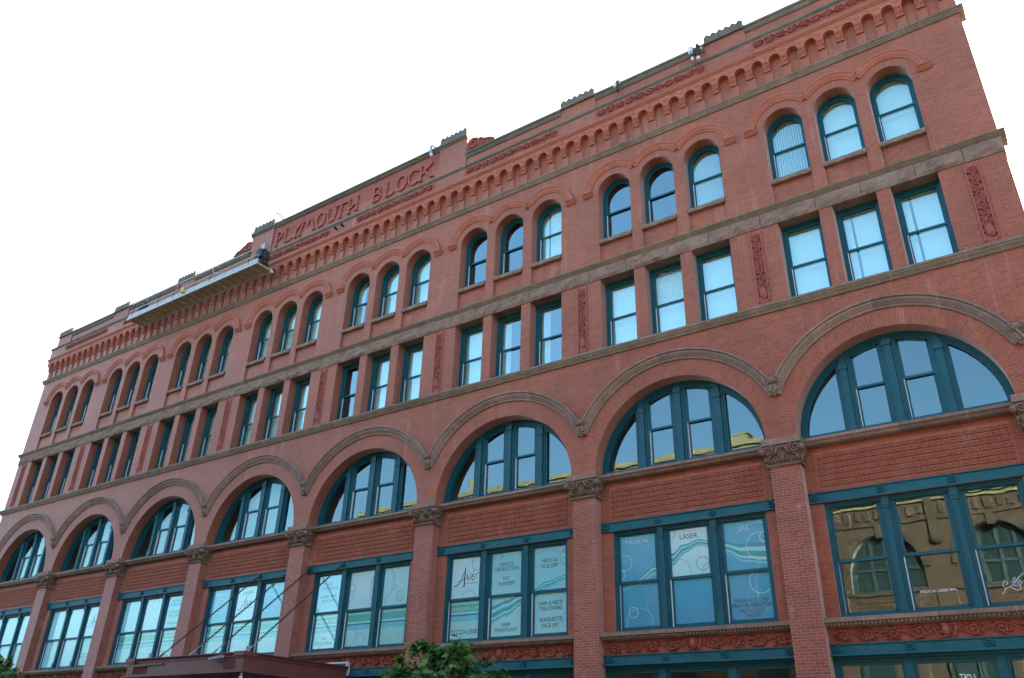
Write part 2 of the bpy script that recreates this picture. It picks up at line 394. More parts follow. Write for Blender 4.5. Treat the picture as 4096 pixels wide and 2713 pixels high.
# recessed bay walls of the second storey
for b in range(8):
    x0, x1 = B[b] + PW, B[b + 1] - PW; fh = .3755 * W[b]
    wall.poly([(x0, 7.3), (x1, 7.3), (x1, 8.95), (x0, 8.95)], RECESS)
    for u0, u1 in ((x0, MID[b] - fh), (MID[b] + fh, x1)):
        wall.poly([(u0, 4.4), (u1, 4.4), (u1, 7.4), (u0, 7.4)], RECESS)
    rev.strip([(MID[b] - fh, 4.5), (MID[b] - fh, 7.4)], RECESS, .5); rev.strip([(MID[b] + fh, 4.5), (MID[b] + fh, 7.4)], RECESS, .5)
    wall.poly([(x0, 4.0), (x1, 4.0), (x1, 4.6), (x0, 4.6)], RECESS + .03)
wall.box(EL, ER, .07, .3, 20.2, 21.6)                    # back of the arcade
wall.box(EL, ER, 0.0, .35, 21.6, 22.92)                  # parapet
wall.box(EL - .0, EL + .3, .36, 22, 0, 22.9); wall.box(ER - .3, ER, .36, 22, 0, 22.9)
wall.box(EL, ER, 21.7, 22, 0, 22.9)
wall.box(EL, EL + .3, 0.002, .358, 0, 22.9); wall.box(ER - .3, ER, 0.002, .358, 0, 22.9)
wall.build('wall', M['brick'], bld)
rev.build('window_reveals', M['brick_uv'], bld)
# rooms and roof
rm = MB()
for z in (4.2, 8.3, 12.45, 15.5, 20.4): rm.box(EL + .3, ER - .3, .5, 21.7, z, z + .2)
rm.box(EL + .3, ER - .3, 5.0, 5.2, 0, 20.4)
for bx in B[1:8]: rm.box(bx - .08, bx + .08, .55, 5.0, 0, 20.4)
rm.build('floor_slabs', M['dark_room'], bld)
rf = MB(); rf.box(EL + .05, ER - .05, .3, 21.9, 22.1, 22.3); rf.build('roof', M['roof'], bld)

# piers with capitals
cap_me = None
def capital_mesh():
    c = MB(); pw = PW + .03
    c.prism([(-.03, 0), (-.06, .02), (-.06, .06), (-.03, .08), (.3, .08), (.3, 0)], -pw - .03, pw + .03)
    # bell that flares upwards
    lv = [(0.06, .0), (.2, .015), (.32, .05), (.42, .10), (.50, .13)]
    for (z0, d0), (z1, d1) in zip(lv, lv[1:]):
        for sx in (-1, 1):
            c.quad((sx * (pw + d0), -.03 - d0, z0), (sx * (pw + d1), -.03 - d1, z1), (sx * (pw + d1), .3, z1), (sx * (pw + d0), .3, z0))
        c.quad((-pw - d0, -.03 - d0, z0), (pw + d0, -.03 - d0, z0), (pw + d1, -.03 - d1, z1), (-pw - d1, -.03 - d1, z1))
    def spiral(cx, cz, r0, turns, sgn, depth, side=0, th0=-pi / 2):
        pts = []; rr = []
        for i in range(26):
            t = i / 25; r = r0 * (1 - .85 * t); a = th0 + sgn * turns * 2 * pi * t
            u, v = cx + r * cos(a), cz + r * sin(a)
            pts.append((u, -.06 - .3 * max(v, 0) * .7 - depth, v) if side == 0 else (side * (pw + .03 + .25 * max(v, 0) * .7), u, v)); rr.append(.028 * (1 - .5 * t))
        c.tube(pts, rr, 5)
    for sx in (-1, 1):
        spiral(sx * .33, .40, .12, 1.6, sx, .03, th0=pi / 2 + sx * .6)
        spiral(sx * .10, .36, .085, 1.4, -sx, .02)
        spiral(sx * .09, .19, .075, 1.3, sx, .02, th0=pi / 2)
        c.tube([(sx * .38, -.06, .08), (sx * .36, -.09, .2), (sx * .25, -.12, .3), (sx * .16, -.16, .30), (sx * .08, -.2, .44)], [.03, .035, .03, .025, .02], 5)
        for k in range(4): c.blob((sx * (.20 + .05 * k), -.07 - .015 * k, .13 + .04 * (k % 2)), (.022, .03, .06), 5, 4)
        c.blob((sx * (pw + .10), -.14, .38), (.085, .085, .085), 8, 6)
        for k in range(3): c.blob((sx * (pw + .05), -.03 + .09 * k, .2 + .05 * k), (.04, .04, .09), 5, 4)
        spiral(.10, .34, .11, 1.4, sx, 0, sx)
        spiral(-.02, .16, .08, 1.2, -sx, 0, sx)
    c.tube([(0, -.08, .08), (0, -.12, .2), (0, -.14, .32)], [.03, .04, .02], 6)
    for k in range(5): c.blob((-.08 + .04 * k, -.2, .44), (.025, .03, .035), 5, 4)
    return c
capo = None
for i, bx in enumerate(B):
    p = MB()
    x0, x1 = bx - PW, bx + PW
    if i == 0: x0 = EL + .02
    if i == 8: x1 = ER - .02
    p.box(x0, x1, 0, .36, 0, 8.27, skip='du')
    p.build('pier', M['brick_pier'], bld)
    if capo is None:
        capo = capital_mesh().build('capital', M['stone_carved'], bld, True, (bx, 0, 8.25))
        ab = MB()
        q = PW + .115
        ab.box(-q, q, -.16, .38, .53, .70)
        ab.build('abacus', M['stone'], capo)
    else: dup(capo, bld, (bx, 0, 8.25))

# big arches: brick ring, stone hood, drops
def ring_mesh(mb, cx, cz, rxk, r0, r1, y, xlim=None, n=80, rh=1.0):
    L = 0; prev = None
    for i in range(n + 1):
        a = pi - pi * i / n
        ro = r1
        if xlim is not None and abs(rxk * ro * cos(a)) > xlim: ro = max(r0 + .002, xlim / abs(rxk * cos(a)))
        p0 = (cx + rxk * r0 * cos(a), y, cz + r0 * sin(a)); p1 = (cx + rxk * ro * cos(a), y, cz + ro * sin(a))
        if prev:
            d = pi * r0 / n
            mb.quad(prev[0], p0, p1, prev[1], [(0, L), (0, L + d), (ro - r0, L + d), (prev[2] - r0, L)]); L += d
        prev = (p0, p1, ro)
    return
def hood_sweep(mb, cx, cz, rxk, prof, a0, a1, n=60):
    vs = []; k = len(prof)
    for i in range(n + 1):
        a = a0 + (a1 - a0) * i / n
        for (r, y) in prof: vs.append((cx + rxk * r * cos(a), y, cz + r * sin(a)))
    fs = [(i * k + j, i * k + j + 1, (i + 1) * k + j + 1, (i + 1) * k + j) for i in range(n) for j in range(k - 1)]
    mb.add(vs, fs)
    mb.add(vs[:k], [tuple(range(k))]); mb.add(vs[-k:], [tuple(range(k))])
for b in range(8):
    rxk = ELL * W[b]
    r = MB(); ring_mesh(r, MID[b], Z_SP, rxk, R_IN, R_RING, -.006, W[b] / 2)
    r.build('arch_ring', M['brick_uv'], bld)
    h = MB()
    rm_ = (R_RING + R_HOOD) / 2
    al = W[b] / 2 / (rxk * (rm_ + .02))
    ang = math.acos(min(1, al)) if al < 1 else 0.25
    prof = [(R_RING, .0), (R_RING, -.05), (R_RING + .03, -.06), (R_RING + .05, -.05), (R_RING + .07, -.07), (R_RING + .15, -.13), (R_RING + .20, -.145), (R_RING + .21, -.125), (R_RING + .23, -.17), (R_HOOD, -.17), (R_HOOD, 0.0)]
    hood_sweep(h, MID[b], Z_SP, rxk, prof, pi - ang, ang)
    h.build('hood_mould', M['stone'], bld, recalc=True)
dr = MB()
dr.blob((0, -.10, .42), (.17, .10, .12), 9, 6)
for sx in (-1, 1):
    pts = []; rr = []
    for i in range(20):
        t = i / 19; r = .09 * (1 - .8 * t); a = -pi / 2 + sx * 1.5 * 2 * pi * t
        pts.append((sx * .085 + r * cos(a), -.17, .42 + r * sin(a))); rr.append(.022)
    dr.tube(pts, rr, 5)
for j, (z, wd) in enumerate(((.30, .13), (.23, .105), (.16, .08), (.10, .055), (.045, .03))):
    dr.blob((0, -.07 + .008 * j, z), (wd, .075, .055), 8, 5)
    for sx in (-1, 1): dr.blob((sx * wd * .8, -.09, z - .02), (.03, .04, .045), 5, 4)
dr0 = None
for i in range(9):
    if dr0 is None: dr0 = dr.build('hood_drop', M['stone_carved'], bld, True, (B[0], 0, 10.09))
    else: dup(dr0, bld, (B[i], 0, 10.09))

# sills and carved courses in each bay
for b in range(8):
    x0, x1 = B[b] + PW, B[b + 1] - PW
    s = MB(); s.prism([(.60, 8.87), (.05, 8.87), (.05, 8.80), (.10, 8.765), (.13, 8.72), (.17, 8.70), (.60, 8.70)], x0, x1); s.build('arch_sill', M['stone'], bld)
    s = MB(); s.prism([(.6, 4.675), (.06, 4.675), (.06, 4.585), (.10, 4.58), (.15, 4.54), (.19, 4.515), (.22, 4.49), (.6, 4.49)], x0, x1)
    nb = int((x1 - x0) / .085)
    for k in range(nb): s.blob((x0 + (k + .5) * (x1 - x0) / nb, .125, 4.545), (.034, .035, .042), 6, 4)
    s.build('bead_sill', M['stone'], bld)

# waffle panels (shared mesh, stretched to the bay)
wf = MB(); NX, NZ = 32, 6; pw_, ph_ = 4.4 / NX, .84 / NZ
wf.box(-2.24, 2.24, -.003, .02, -.46, .46)
for i in range(NX):
    for j in range(NZ):
        cx, cz = -2.2 + (i + .5) * pw_, -.42 + (j + .5) * ph_; q = pw_ * .36; t = .02
        o_ = [(cx - q, cz - q), (cx + q, cz - q), (cx + q, cz + q), (cx - q, cz + q)]
        n_ = [(cx + (q - t) * a, cz + (q - t) * c) for a, c in ((-1, -1), (1, -1), (1, 1), (-1, 1))]
        wf.ring(o_, n_, -.05, -.003, close=True)
        wf.blob((cx, -.012, cz), (.031, .042, .031), 6, 4)
ring_o = [(-2.22, -.44), (2.22, -.44), (2.22, .44), (-2.22, .44)]; ring_i = [(-2.26, -.48), (2.26, -.48), (2.26, .48), (-2.26, .48)]
wf0 = None
for b in range(8):
    loc = (MID[b], RECESS - .002, 8.10); sx = W[b] / 5.8
    if wf0 is None:
        wf0 = wf.build('waffle_panel', M['waffle'], bld, False, loc); wf0.scale.x = sx
    else: dup(wf0, bld, loc, sx)

# iron lintels with rosettes
ros = MB()
for k in range(8):
    a = 2 * pi * k / 8
    ros.blob((.062 * cos(a), -.03, .062 * sin(a)), (.032, .028, .032), 6, 4)
ros.blob((0, -.045, 0), (.028, .03, .028), 7, 5)
ros.tube([(0, 0, 0), (0, -.022, 0)], [.075, .07], 12)
def lintel(name, z0, z1, y, flange):
    first = None
    for b in range(8):
        l = MB(); x0, x1 = B[b] + PW + .004, B[b + 1] - PW - .004
        l.box(x0, x1, y, .5, z0, z1)
        l.box(x0, x1, y - .03, y, z1 - .018, z1 + .006)
        l.box(x0, x1, y - flange, y, z0 - .02, z0 + .03)
        o = l.build(name, M['teal_iron'], bld)
        for k in (-1.5, -.5, .5, 1.5):
            ro = None
            if first is None: first = ro = ros.build('rosette', M['teal_iron'], o, True, (MID[b] + k * .27 * W[b], y, (z0 + z1) / 2 + .005))
            else: dup(first, o, (MID[b] + k * .27 * W[b], y, (z0 + z1) / 2 + .005))
lintel('window_lintel', 7.33, 7.56, RECESS - .035, .012)
lintel('shop_lintel', 3.92, 4.15, RECESS - .05, .07)

# ------------------------------------------------------------------ carved relief generator
def relief(Lx, Hz, seed, n=None, depth=.05, leafy=1.0, vert=False):
    r = random.Random(seed); m_ = MB()
    n = n or max(2, int(Lx / Hz / 1.05))
    def P(x, z, y): return (z, -y, x) if vert else (x, -y, z)
    stem = []
    for i in range(n * 10 + 1):
        t = i / (n * 10); stem.append(P(-Lx / 2 + Lx * t, Hz * .26 * sin(t * n * pi), depth * .5))
    m_.tube(stem, Hz * .045, 5)
    for k in range(n):
        cx = -Lx / 2 + Lx * (k + .5) / n; sg = 1 if k % 2 else -1
        pts = []; rr = []
        R = min(Hz * .40, Lx / n * .48); t0 = r.uniform(-.5, .5)
        for i in range(22):
            t = i / 21; rad = R * (1 - .82 * t); a = pi + t0 + sg * 1.45 * 2 * pi * t
            pts.append(P(cx + rad * cos(a) * 1.05, rad * sin(a), depth * (.45 + .4 * t))); rr.append(Hz * (.065 - .03 * t))
        m_.tube(pts, rr, 5)
        m_.blob(P(cx, 0, depth * .6), (Hz * .09,) * 3, 6, 4)
        for j in range(int(15 * leafy)):
            a = r.uniform(0, 2 * pi); rad = R * r.uniform(.75, 1.3); x, z = cx + rad * cos(a) * 1.2, rad * sin(a)
            if abs(z) > Hz * .43 or abs(x) > Lx / 2 - Hz * .08: continue
            s1, s2 = Hz * r.uniform(.06, .15), Hz * r.uniform(.04, .085)
            m_.blob(P(x, z, depth * .35), (s1, depth * .55, s2) if not vert else (s2, depth * .55, s1), 5, 4)
    return m_

# terracotta strips on the square window storey
tp = relief(2.12, .29, 3, n=8, depth=.085, leafy=1.5, vert=True)
tp.box(-.165, .165, -.002, .01, -1.15, 1.15)
for sx in (-1, 1): tp.box(sx * .165 - (.035 if sx > 0 else 0), sx * .165 + (.035 if sx < 0 else 0), -.045, -.0, -1.15, 1.15)
tp.tube([(-.11, -.04, -.62), (-.05, -.05, -.60), (.05, -.05, -.60), (.11, -.04, -.62)], .02, 5)
tp.blob((0, -.03, -.85), (.10, .05, .19), 8, 6)
tp0 = None
for bx in B:
    if tp0 is None: tp0 = tp.build('terracotta_strip', M['terra_pink'], bld, False, (bx + .05, -.004, 14.03))
    else: dup(tp0, bld, (bx + .05, -.004, 14.03))
# carved frieze between bead sill and shop lintel
fr = relief(4.86, .33, 9, n=9, depth=.09, leafy=2.4)
fr.box(-2.5, 2.5, -.01, .02, -.18, .17)
fr.blob((0, -.06, .0), (.085, .07, .11), 9, 7); fr.blob((0, -.10, .03), (.02, .035, .03), 5, 4); fr.blob((0, -.05, .10), (.10, .06, .05), 8, 5)
for sx in (-1, 1): fr.tube([(sx * .10, -.03, -.15), (sx * .19, -.05, -.06), (sx * .22, -.06, .06), (sx * .19, -.06, .12), (sx * .15, -.06, .09)], .025, 5)
fr0 = None
for b in range(8):
    loc = (MID[b], RECESS - .03, 4.325); sx = (W[b] - 2 * PW) / 5.0
    if fr0 is None: fr0 = fr.build('carved_frieze', M['terra_red'], bld, False, loc); fr0.scale.x = sx
    else: dup(fr0, bld, loc, sx)
# upper frieze panels
uf = relief(4.1, .27, 21, n=11, depth=.08, leafy=2.5)
uf.box(-2.13, 2.13, -.006, .01, -.145, .145)
uf0 = None
for b in range(8):
    loc = (MID[b] + .02, -.136, 21.96); sx = W[b] / 5.75
    if uf0 is None: uf0 = uf.build('frieze_panel', M['terra_pink'], bld, False, loc); uf0.scale.x = sx
    else: dup(uf0, bld, loc, sx)

# ------------------------------------------------------------------ string courses
def course(name, prof, x0, x1, mt):
    s = MB(); s.prism(prof, x0, x1); return s.build(name, mt, bld)
def prof(z0, z1, d, base=.38):
    h = z1 - z0
    return [(base, z1 + .004), (-.01, z1 + .004), (-d, z1 - .012), (-d, z1 - .32 * h), (-d + .02, z1 - .36 * h), (-d + .035, z1 - .55 * h), (-d * .45, z1 - .8 * h), (-d * .3, z0), (base, z0)]
course('string_course', prof(12.51, 12.74, .15, .46), EL - .15, ER + .15, M['stone_moss'])
course('string_course', prof(ZB0, ZB1, .14, .46), EL - .14, ER + .14, M['stone_moss'])
course('string_course', prof(ZC0, ZC1, .13), EL - .13, ER + .13, M['stone_moss'])
course('arcade_mould', [(.1, 21.60), (-.19, 21.60), (-.19, 21.575), (-.165, 21.565), (-.175, 21.535), (-.15, 21.50), (.1, 21.50)], EL - .19, ER + .19, M['terra'])
course('string_course', [(.3, 22.36), (-.02, 22.36), (-.185, 22.30), (-.185, 22.235), (-.15, 22.20), (-.13, 22.17), (.3, 22.17)], EL - .185, ER + .185, M['stone_moss2'])
fb = MB(); fb.box(EL - .13, ER + .13, -.13, .3, 21.598, 22.18); fb.build('frieze_band', M['brick'], bld)

# rough stone band over the square windows
st = MB(); x = EL - .04; r = random.Random(5)
while x < ER + .03:
    L = min(r.uniform(.95, 1.7), ER + .04 - x)
    if ER + .04 - x - L < .4: L = ER + .04 - x
    nx = max(3, int(L / .09)); nz = 5; x1 = x + L - .012; z0, z1 = ZW1, ZB0
    g = []
    ph = r.uniform(0, 50); amp = r.uniform(.03, .07)
    for j in range(nz + 1):
        for i in range(nx + 1):
            u, v = i / nx, j / nz
            edge = min(1, 6 * min(u, 1 - u, v, 1 - v))
            dy = edge * (.022 + amp * (.5 + .5 * sin(ph + 5.1 * u * L + 3 * v) * sin(ph * 1.7 + 9 * u * L - 5 * v)) + r.uniform(-.02, .02))
            g.append((x + (x1 - x) * u, -.025 - dy, z0 + (z1 - z0) * v))
    st.add(g, [(j * (nx + 1) + i, j * (nx + 1) + i + 1, (j + 1) * (nx + 1) + i + 1, (j + 1) * (nx + 1) + i) for j in range(nz) for i in range(nx)])
    st.box(x, x1, -.025, .42, z0, z1, skip='f'); x += L
st.build('stone_band', M['stone_rough'], bld)

# ------------------------------------------------------------------ round window arches, hoods, sills
for b in range(8):
    k_ = W[b] / REF; rxk = HW * W[b] / R_U
    r_ = MB(); h_ = MB(); lim = SP * W[b] / 2
    pr = [(.86, 0), (.86, -.03), (.885, -.035), (.905, -.03), (.92, -.045), (.98, -.075), (1.04, -.085), (1.05, -.105), (1.10, -.105), (1.10, 0)]
    aj = math.acos(min(1, lim / (rxk * .985)))
    for k in (-1, 0, 1):
        xc = MID[b] + k * SP * W[b]
        ring_mesh(r_, xc, Z_USP, rxk, R_U, .862, -.005, lim, 44)
        hood_sweep(h_, xc, Z_USP, rxk, pr, pi - (0.06 if k == -1 else aj), (0.06 if k == 1 else aj), 34)
    r_.build('window_arch', M['brick_uv'], bld)
    h_.build('window_hood', M['terra'], bld, recalc=True)
    for sx in (-1, 1):
        xs = MID[b] + sx * (SP * W[b] + rxk * .985)
        q = MB(); q.prism([(0, .10), (-.16, .10), (-.16, .06), (-.13, .055), (-.07, -.02), (-.05, -.03), (-.05, -.06), (0, -.06)], -.17, .17)
        q.build('hood_stop', M['terra'], bld, loc=(xs, 0, Z_USP + .04))
sl0 = None
for b in range(8):
    for k in (-1, 0, 1):
        loc = (MID[b] + k * SP * W[b], 0, ZS1); sx = HW * W[b] / .6
        if sl0 is None:
            q = MB(); nx = 14; vs = []
            rr = random.Random(2)
            for j, (y, z) in enumerate(((.42, 0), (-.02, -.01), (-.05, -.05), (-.05, -.11), (-.025, -.16), (.42, -.16))):
                for i in range(nx + 1): vs.append((-.6 + 1.2 * i / nx, y + (rr.uniform(-.012, .012) if 0 < j < 5 else 0), z + (rr.uniform(-.008, .008) if 0 < j < 5 else 0)))
            q.add(vs, [(j * (nx + 1) + i, j * (nx + 1) + i + 1, (j + 1) * (nx + 1) + i + 1, (j + 1) * (nx + 1) + i) for j in range(5) for i in range(nx)])
            sl0 = q.build('window_sill', M['stone_rough'], bld, False, loc); sl0.scale.x = sx
        else: dup(sl0, bld, loc, sx)

# ------------------------------------------------------------------ arcade under the parapet
ar = MB(); cb = MB(); CZ = 21.12; AR = .185
cs = []
for b in range(8):
    for k in range(10): cs.append(B[b] + k * W[b] / 10)
cs.append(B[8]); cs = [cs[0] - .57] + cs + [cs[-1] + .55]
face = [(EL - .13, CZ)]
for a, c in zip(cs, cs[1:]):
    mid = (a + c) / 2; hr = (c - a) / 2 - .105
    path = arc(mid, CZ, hr, AR, 14)
    face += path
    ar.strip(path, -.13, .08)
face += [(ER + .13, CZ), (ER + .13, 21.56), (EL - .13, 21.56)]
ar.poly(face, -.13)
for c in cs:            # raised ornament on the spandrels between the little arches
    for dx, dz, s_ in ((0, .24, .018), (0, .11, .022), (-.07, .17, .016), (.07, .17, .016), (0, .18, .014)): ar.blob((c + dx, -.13, CZ + dz), (s_, .02, s_), 5, 4)
    ar.box(c - .11, c + .11, -.139, -.12, CZ + .165, CZ + .178)
for a, c in zip(cs, cs[1:]): ar.box((a + c) / 2 - .11, (a + c) / 2 + .11, -.14, -.12, CZ + .285, CZ + .30)
ar.build('arcade', M['terra'], bld)
st0 = None
for c in cs:
    if st0 is None:
        sp_ = MB(); sp_.box(-.125, .125, 0, .075, 20.25, 20.82); st0 = sp_.build('arcade_strip', M['brick'], bld, False, (c, 0, 0))
    else: dup(st0, bld, (c, 0, 0))
co = MB(); q = .105
pf = [(.08, .40), (-.133, .40), (-.133, .36), (-.12, .33), (-.105, .26), (-.07, .14), (-.045, .06), (-.06, .05), (-.06, .025), (-.03, .02), (.08, .02)]
co.prism(pf, -q, q)
rr = random.Random(4)
for j in range(12):
    z = .08 + .26 * rr.random(); y = -.04 - .07 * (z / .33)
    co.blob((rr.choice((-1, 1)) * rr.uniform(.03, .08), y - .012, z), (.016, .022, .022), 5, 4)
for j in range(5): co.blob((-.06 + .03 * j, -.115, .30 + .02 * (j % 2)), (.018, .022, .025), 5, 4)
co0 = None
for c in cs:
    if co0 is None: co0 = co.build('corbel', M['terra'], bld, False, (c, 0, 20.76))
    else: dup(co0, bld, (c, 0, 20.76))

# ------------------------------------------------------------------ parapet: copings, tile caps, name panel
Z_F0, Z_F1 = 22.79, 23.06
def coping(x0, x1, z0, z1, y0=-.13):
    s = MB(); s.prism([(.42, z1), (.0, z1 + .02), (y0 + .02, z1), (y0, z1 - .03), (y0, z1 - .11), (y0 + .04, z1 - .13), (y0 + .06, z0 + .06), (-.03, z0), (.42, z0)], x0, x1)
    s.build('coping', M['stone_moss2'], bld)
BK = {0: (-.60, .80), 1: (5.03, 6.45), 2: (10.70, 12.14), 3: (16.36, 17.88), 5: (27.97, 29.36), 6: (33.77, 35.18), 7: (39.36, 40.70), 8: (44.9, 46.3)}
for a, c in ((0, 1), (1, 2), (2, 3), (5, 6), (6, 7), (7, 8)): coping(BK[a][1] + (.0 if a else 0), BK[c][0], Z_F0, Z_F1)
def tile_cap(x0, x1, z0, zr):
    s = MB(); n = 6; w_ = (x1 - x0) / n
    prf = [(x0, z0)]
    for k in range(n):
        cx = x0 + (k + .5) * w_
        prf += [(x0 + k * w_, zr - .05), (x0 + k * w_ + w_ * .10, zr - .045)] + arc(cx, zr - .045, w_ * .33, .075, 8) + [(x0 + (k + 1) * w_ - w_ * .10, zr - .045)]
    prf += [(x1, zr - .05), (x1, z0)]
    s.plate(prf, -.10, .42); s.poly(prf, .42)
    s.box(x0 - .03, x1 + .03, -.13, .45, z0 - .03, z0 + .03)
    return s.build('tile_cap', M['stone_moss2'], bld)
for k in (0, 1, 2, 6, 7, 8):
    x0, x1 = BK[k]
    s = MB(); s.box(x0, x1, -.05, .40, 22.33, 23.03); s.build('parapet_block', M['brick'], bld)
    tile_cap(x0, x1, 23.02, 23.36)
s = MB()
for k in (3, 5): s.box(BK[k][0], BK[k][1], -.05, .40, 22.33, 23.84)
s.box(BK[3][1], BK[5][0], .02, .40, 22.33, 23.84)
s.build('parapet_block', M['brick'], bld)
coping(BK[3][0] - .08, BK[5][1] + .02, 23.80, 24.03, -.15)
for k in (3, 5): tile_cap(BK[k][0] + .02, BK[k][1] - .02, 24.03, 24.36)
s = MB(); s.box(BK[3][1] + .02, BK[5][0] - .02, .004, .1, 22.34, 23.80)
nm = s.build('name_panel', M['terra_red'], bld)
# lettering, hand drawn strokes: each letter (x0, x1) on the panel, strokes in unit box, widths
LT = {
 'P': [[(.12, 0), (.12, 1)], [(.12, .98), (.5, 1), (.85, .88), (.9, .7), (.7, .5), (.12, .40)]],
 'L': [[(.12, 1), (.12, 0), (.75, 0), (.95, .18)]],
 'Y': [[(0, 1), (.5, .55)], [(1, 1), (.5, .55), (.5, 0)]],
 'M': [[(.0, 0), (.20, 1), (.5, .58), (.72, 1), (.98, 0)]],
 'O': [[(.5 + .48 * cos(a), .5 + .5 * sin(a)) for a in [2 * pi * i / 20 for i in range(21)]]],
 'U': [[(.1, 1), (.1, .35), (.25, .05), (.5, 0), (.75, .05), (.9, .35), (.9, 1)]],
 'T': [[(.5, 0), (.5, .97)], [(.02, .86), (.06, .97), (.5, .97), (.94, 1.0), (.98, .88)]],
 'H': [[(.1, 0), (.1, 1)], [(.9, 0), (.9, 1)], [(.1, .30), (.9, .62)]],
 'B': [[(.12, 0), (.12, 1)], [(.12, 1), (.6, .98), (.78, .78), (.6, .56), (.12, .52)], [(.12, .52), (.7, .5), (.92, .26), (.7, .03), (.12, 0)]],
 'C': [[(.95, .85), (.7, .98), (.4, .98), (.1, .75), (.02, .45), (.15, .15), (.45, .01), (.8, .04), (.98, .14)]],
 'K': [[(.12, 0), (.12, 1)], [(1, 1), (.12, .38)], [(.4, .56), (1, 0)]],
}
SERIF = {'P': [(.12, 0), (.12, 1)], 'L': [(.12, 1)], 'Y': [(0, 1), (1, 1), (.5, 0)], 'M': [(0, 0), (.98, 0)], 'T': [(.5, 0)], 'H': [(.1, 0), (.1, 1), (.9, 0), (.9, 1)], 'K': [(.12, 0), (.12, 1), (1, 0)], 'B': [], 'U': [(.1, 1), (.9, 1)], 'C': [], 'O': []}
WORD = [('P', 18.17, 18.62), ('L', 18.76, 19.30), ('Y', 19.17, 19.90), ('M', 19.82, 20.76), ('O', 20.87, 21.44), ('U', 21.56, 22.13), ('T', 22.06, 22.76), ('H', 22.86, 23.44),
        ('B', 24.30, 24.86), ('L', 25.05, 25.58), ('O', 25.68, 26.24), ('C', 26.34, 26.86), ('K', 26.93, 27.62)]
def stroke(mb, pts, wd, y0, y1, mi=None):
    n = len(pts); Lf = []; Rt = []
    for i in range(n):
        a = Vector(pts[max(i - 1, 0)]); c = Vector(pts[min(i + 1, n - 1)]); t = (c - a)
        t = t.normalized() if t.length > 1e-9 else Vector((1, 0)); nn = Vector((-t.y, t.x))
        ww = wd[i] if isinstance(wd, (list, tuple)) else wd
        Lf.append(Vector(pts[i]) + nn * ww / 2); Rt.append(Vector(pts[i]) - nn * ww / 2)
    mb.ring([tuple(p) for p in Lf], [tuple(p) for p in Rt], y0, y1, mi)
for ch, x0, x1 in WORD:
    l = MB(); z0, h = 22.66, .74
    f = lambda p: (x0 + (x1 - x0) * p[0], z0 + h * p[1])
    for i, sk in enumerate(LT[ch]): stroke(l, [f(p) for p in sk], .078 if len(sk) < 3 else .07, -.075 - .002 * i, .006)
    for p in SERIF[ch]: q = f(p); l.box(q[0] - .085, q[0] + .085, -.085, .006, q[1] - .018, q[1] + .018)
    l.build('letter', M['letter'], nm)
# scroll ornaments beside the name panel
def scroll(sx, name='scroll_ornament'):
    s = MB(); pts = []; rr = []
    for i in range(44):
        t = i / 43; r = .30 * (1 - .88 * t); a = (pi if sx > 0 else 0) + sx * (-.9 + 2.2 * 2 * pi * t) * -1
        pts.append((sx * .34 + r * cos(a), -.08, .36 + r * .95 * sin(a))); rr.append(.055 * (1 - .5 * t))
    s.tube(pts, rr, 6)
    body = [(sx * .05, .02), (sx * .03, .55), (sx * .18, .68), (sx * .42, .68), (sx * .62, .52), (sx * .85, .36), (sx * 1.12, .30), (sx * 1.3, .20), (sx * 1.36, .02)]
    s.plate(body, -.04, .25)
    for k in range(6):
        x = sx * (.60 + .09 * k); s.tube([(x, -.05, .05), (x - sx * .02, -.08, .25 - .02 * k), (x - sx * .1, -.06, .46 - .05 * k)], .022, 5)
    s.tube([(sx * .62, -.06, .52), (sx * .85, -.07, .37), (sx * 1.1, -.07, .31), (sx * 1.28, -.06, .22), (sx * 1.2, -.06, .12)], [.05, .045, .045, .04, .03], 6)
    for k in range(5): s.blob((sx * (1.0 + .08 * k), -.07, .16 + .02 * (k % 2)), (.05, .04, .05), 5, 4)
    return s
scroll(-1).build('scroll_ornament', M['terra_pink'], bld, False, (16.36, .06, 23.06))
scroll(1).build('scroll_ornament', M['terra_pink'], bld, False, (29.36, .06, 23.06))

# ------------------------------------------------------------------ windows
# round-headed sash window, origin at the middle of its sill, frame front at y = 0
def round_window():
    H1 = Z_USP - ZS1; hw = .6
    def P(i, z0=0.): return [(-hw + i, z0)] + arc(0, H1, hw - i, R_U - i, 26) + [(hw - i, z0)]
    f = MB()
    f.ring(P(0), P(.045), 0, .2); f.ring(P(.045), P(.075), .022, .2); f.ring(P(.075), P(.105), .045, .2)
    f.box(-hw, hw, .0, .2, 0, .05)
    o = f.build('round_window', M['teal'], bld, False, (0, 0, 0))
    zm = 1.22
    s = MB(); s.ring([p for p in P(.105, zm)], [p for p in P(.15, zm)], .06, .10); s.box(-hw + .105, hw - .105, .055, .11, zm - .03, zm + .03)
    s.build('upper_sash', M['teal'], o)
    s = MB(); s.ring(P(.105)[0:1] + [(-hw + .105, zm)], P(.15)[0:1] + [(-hw + .15, zm)], .10, .14); s.ring([(hw - .105, 0), (hw - .105, zm)], [(hw - .15, 0), (hw - .15, zm)], .10, .14)
    s.box(-hw + .105, hw - .105, .10, .14, .05, .12)
    s.build('lower_sash', M['teal'], o)
    g = MB(); g.poly(P(.148, zm + .03), .075); g.build('pane', M['glass_upper'], o)
    g = MB(); g.box(-hw + .148, hw - .148, .118, .122, .11, zm, skip='udlrb'); g.build('pane', M['glass_upper'], o)
    t = MB(); t.box(-hw + .105, -hw + .122, .062, .10, .05, zm - .03); t.build('sash_track', M['white_trim'], o)
    return o
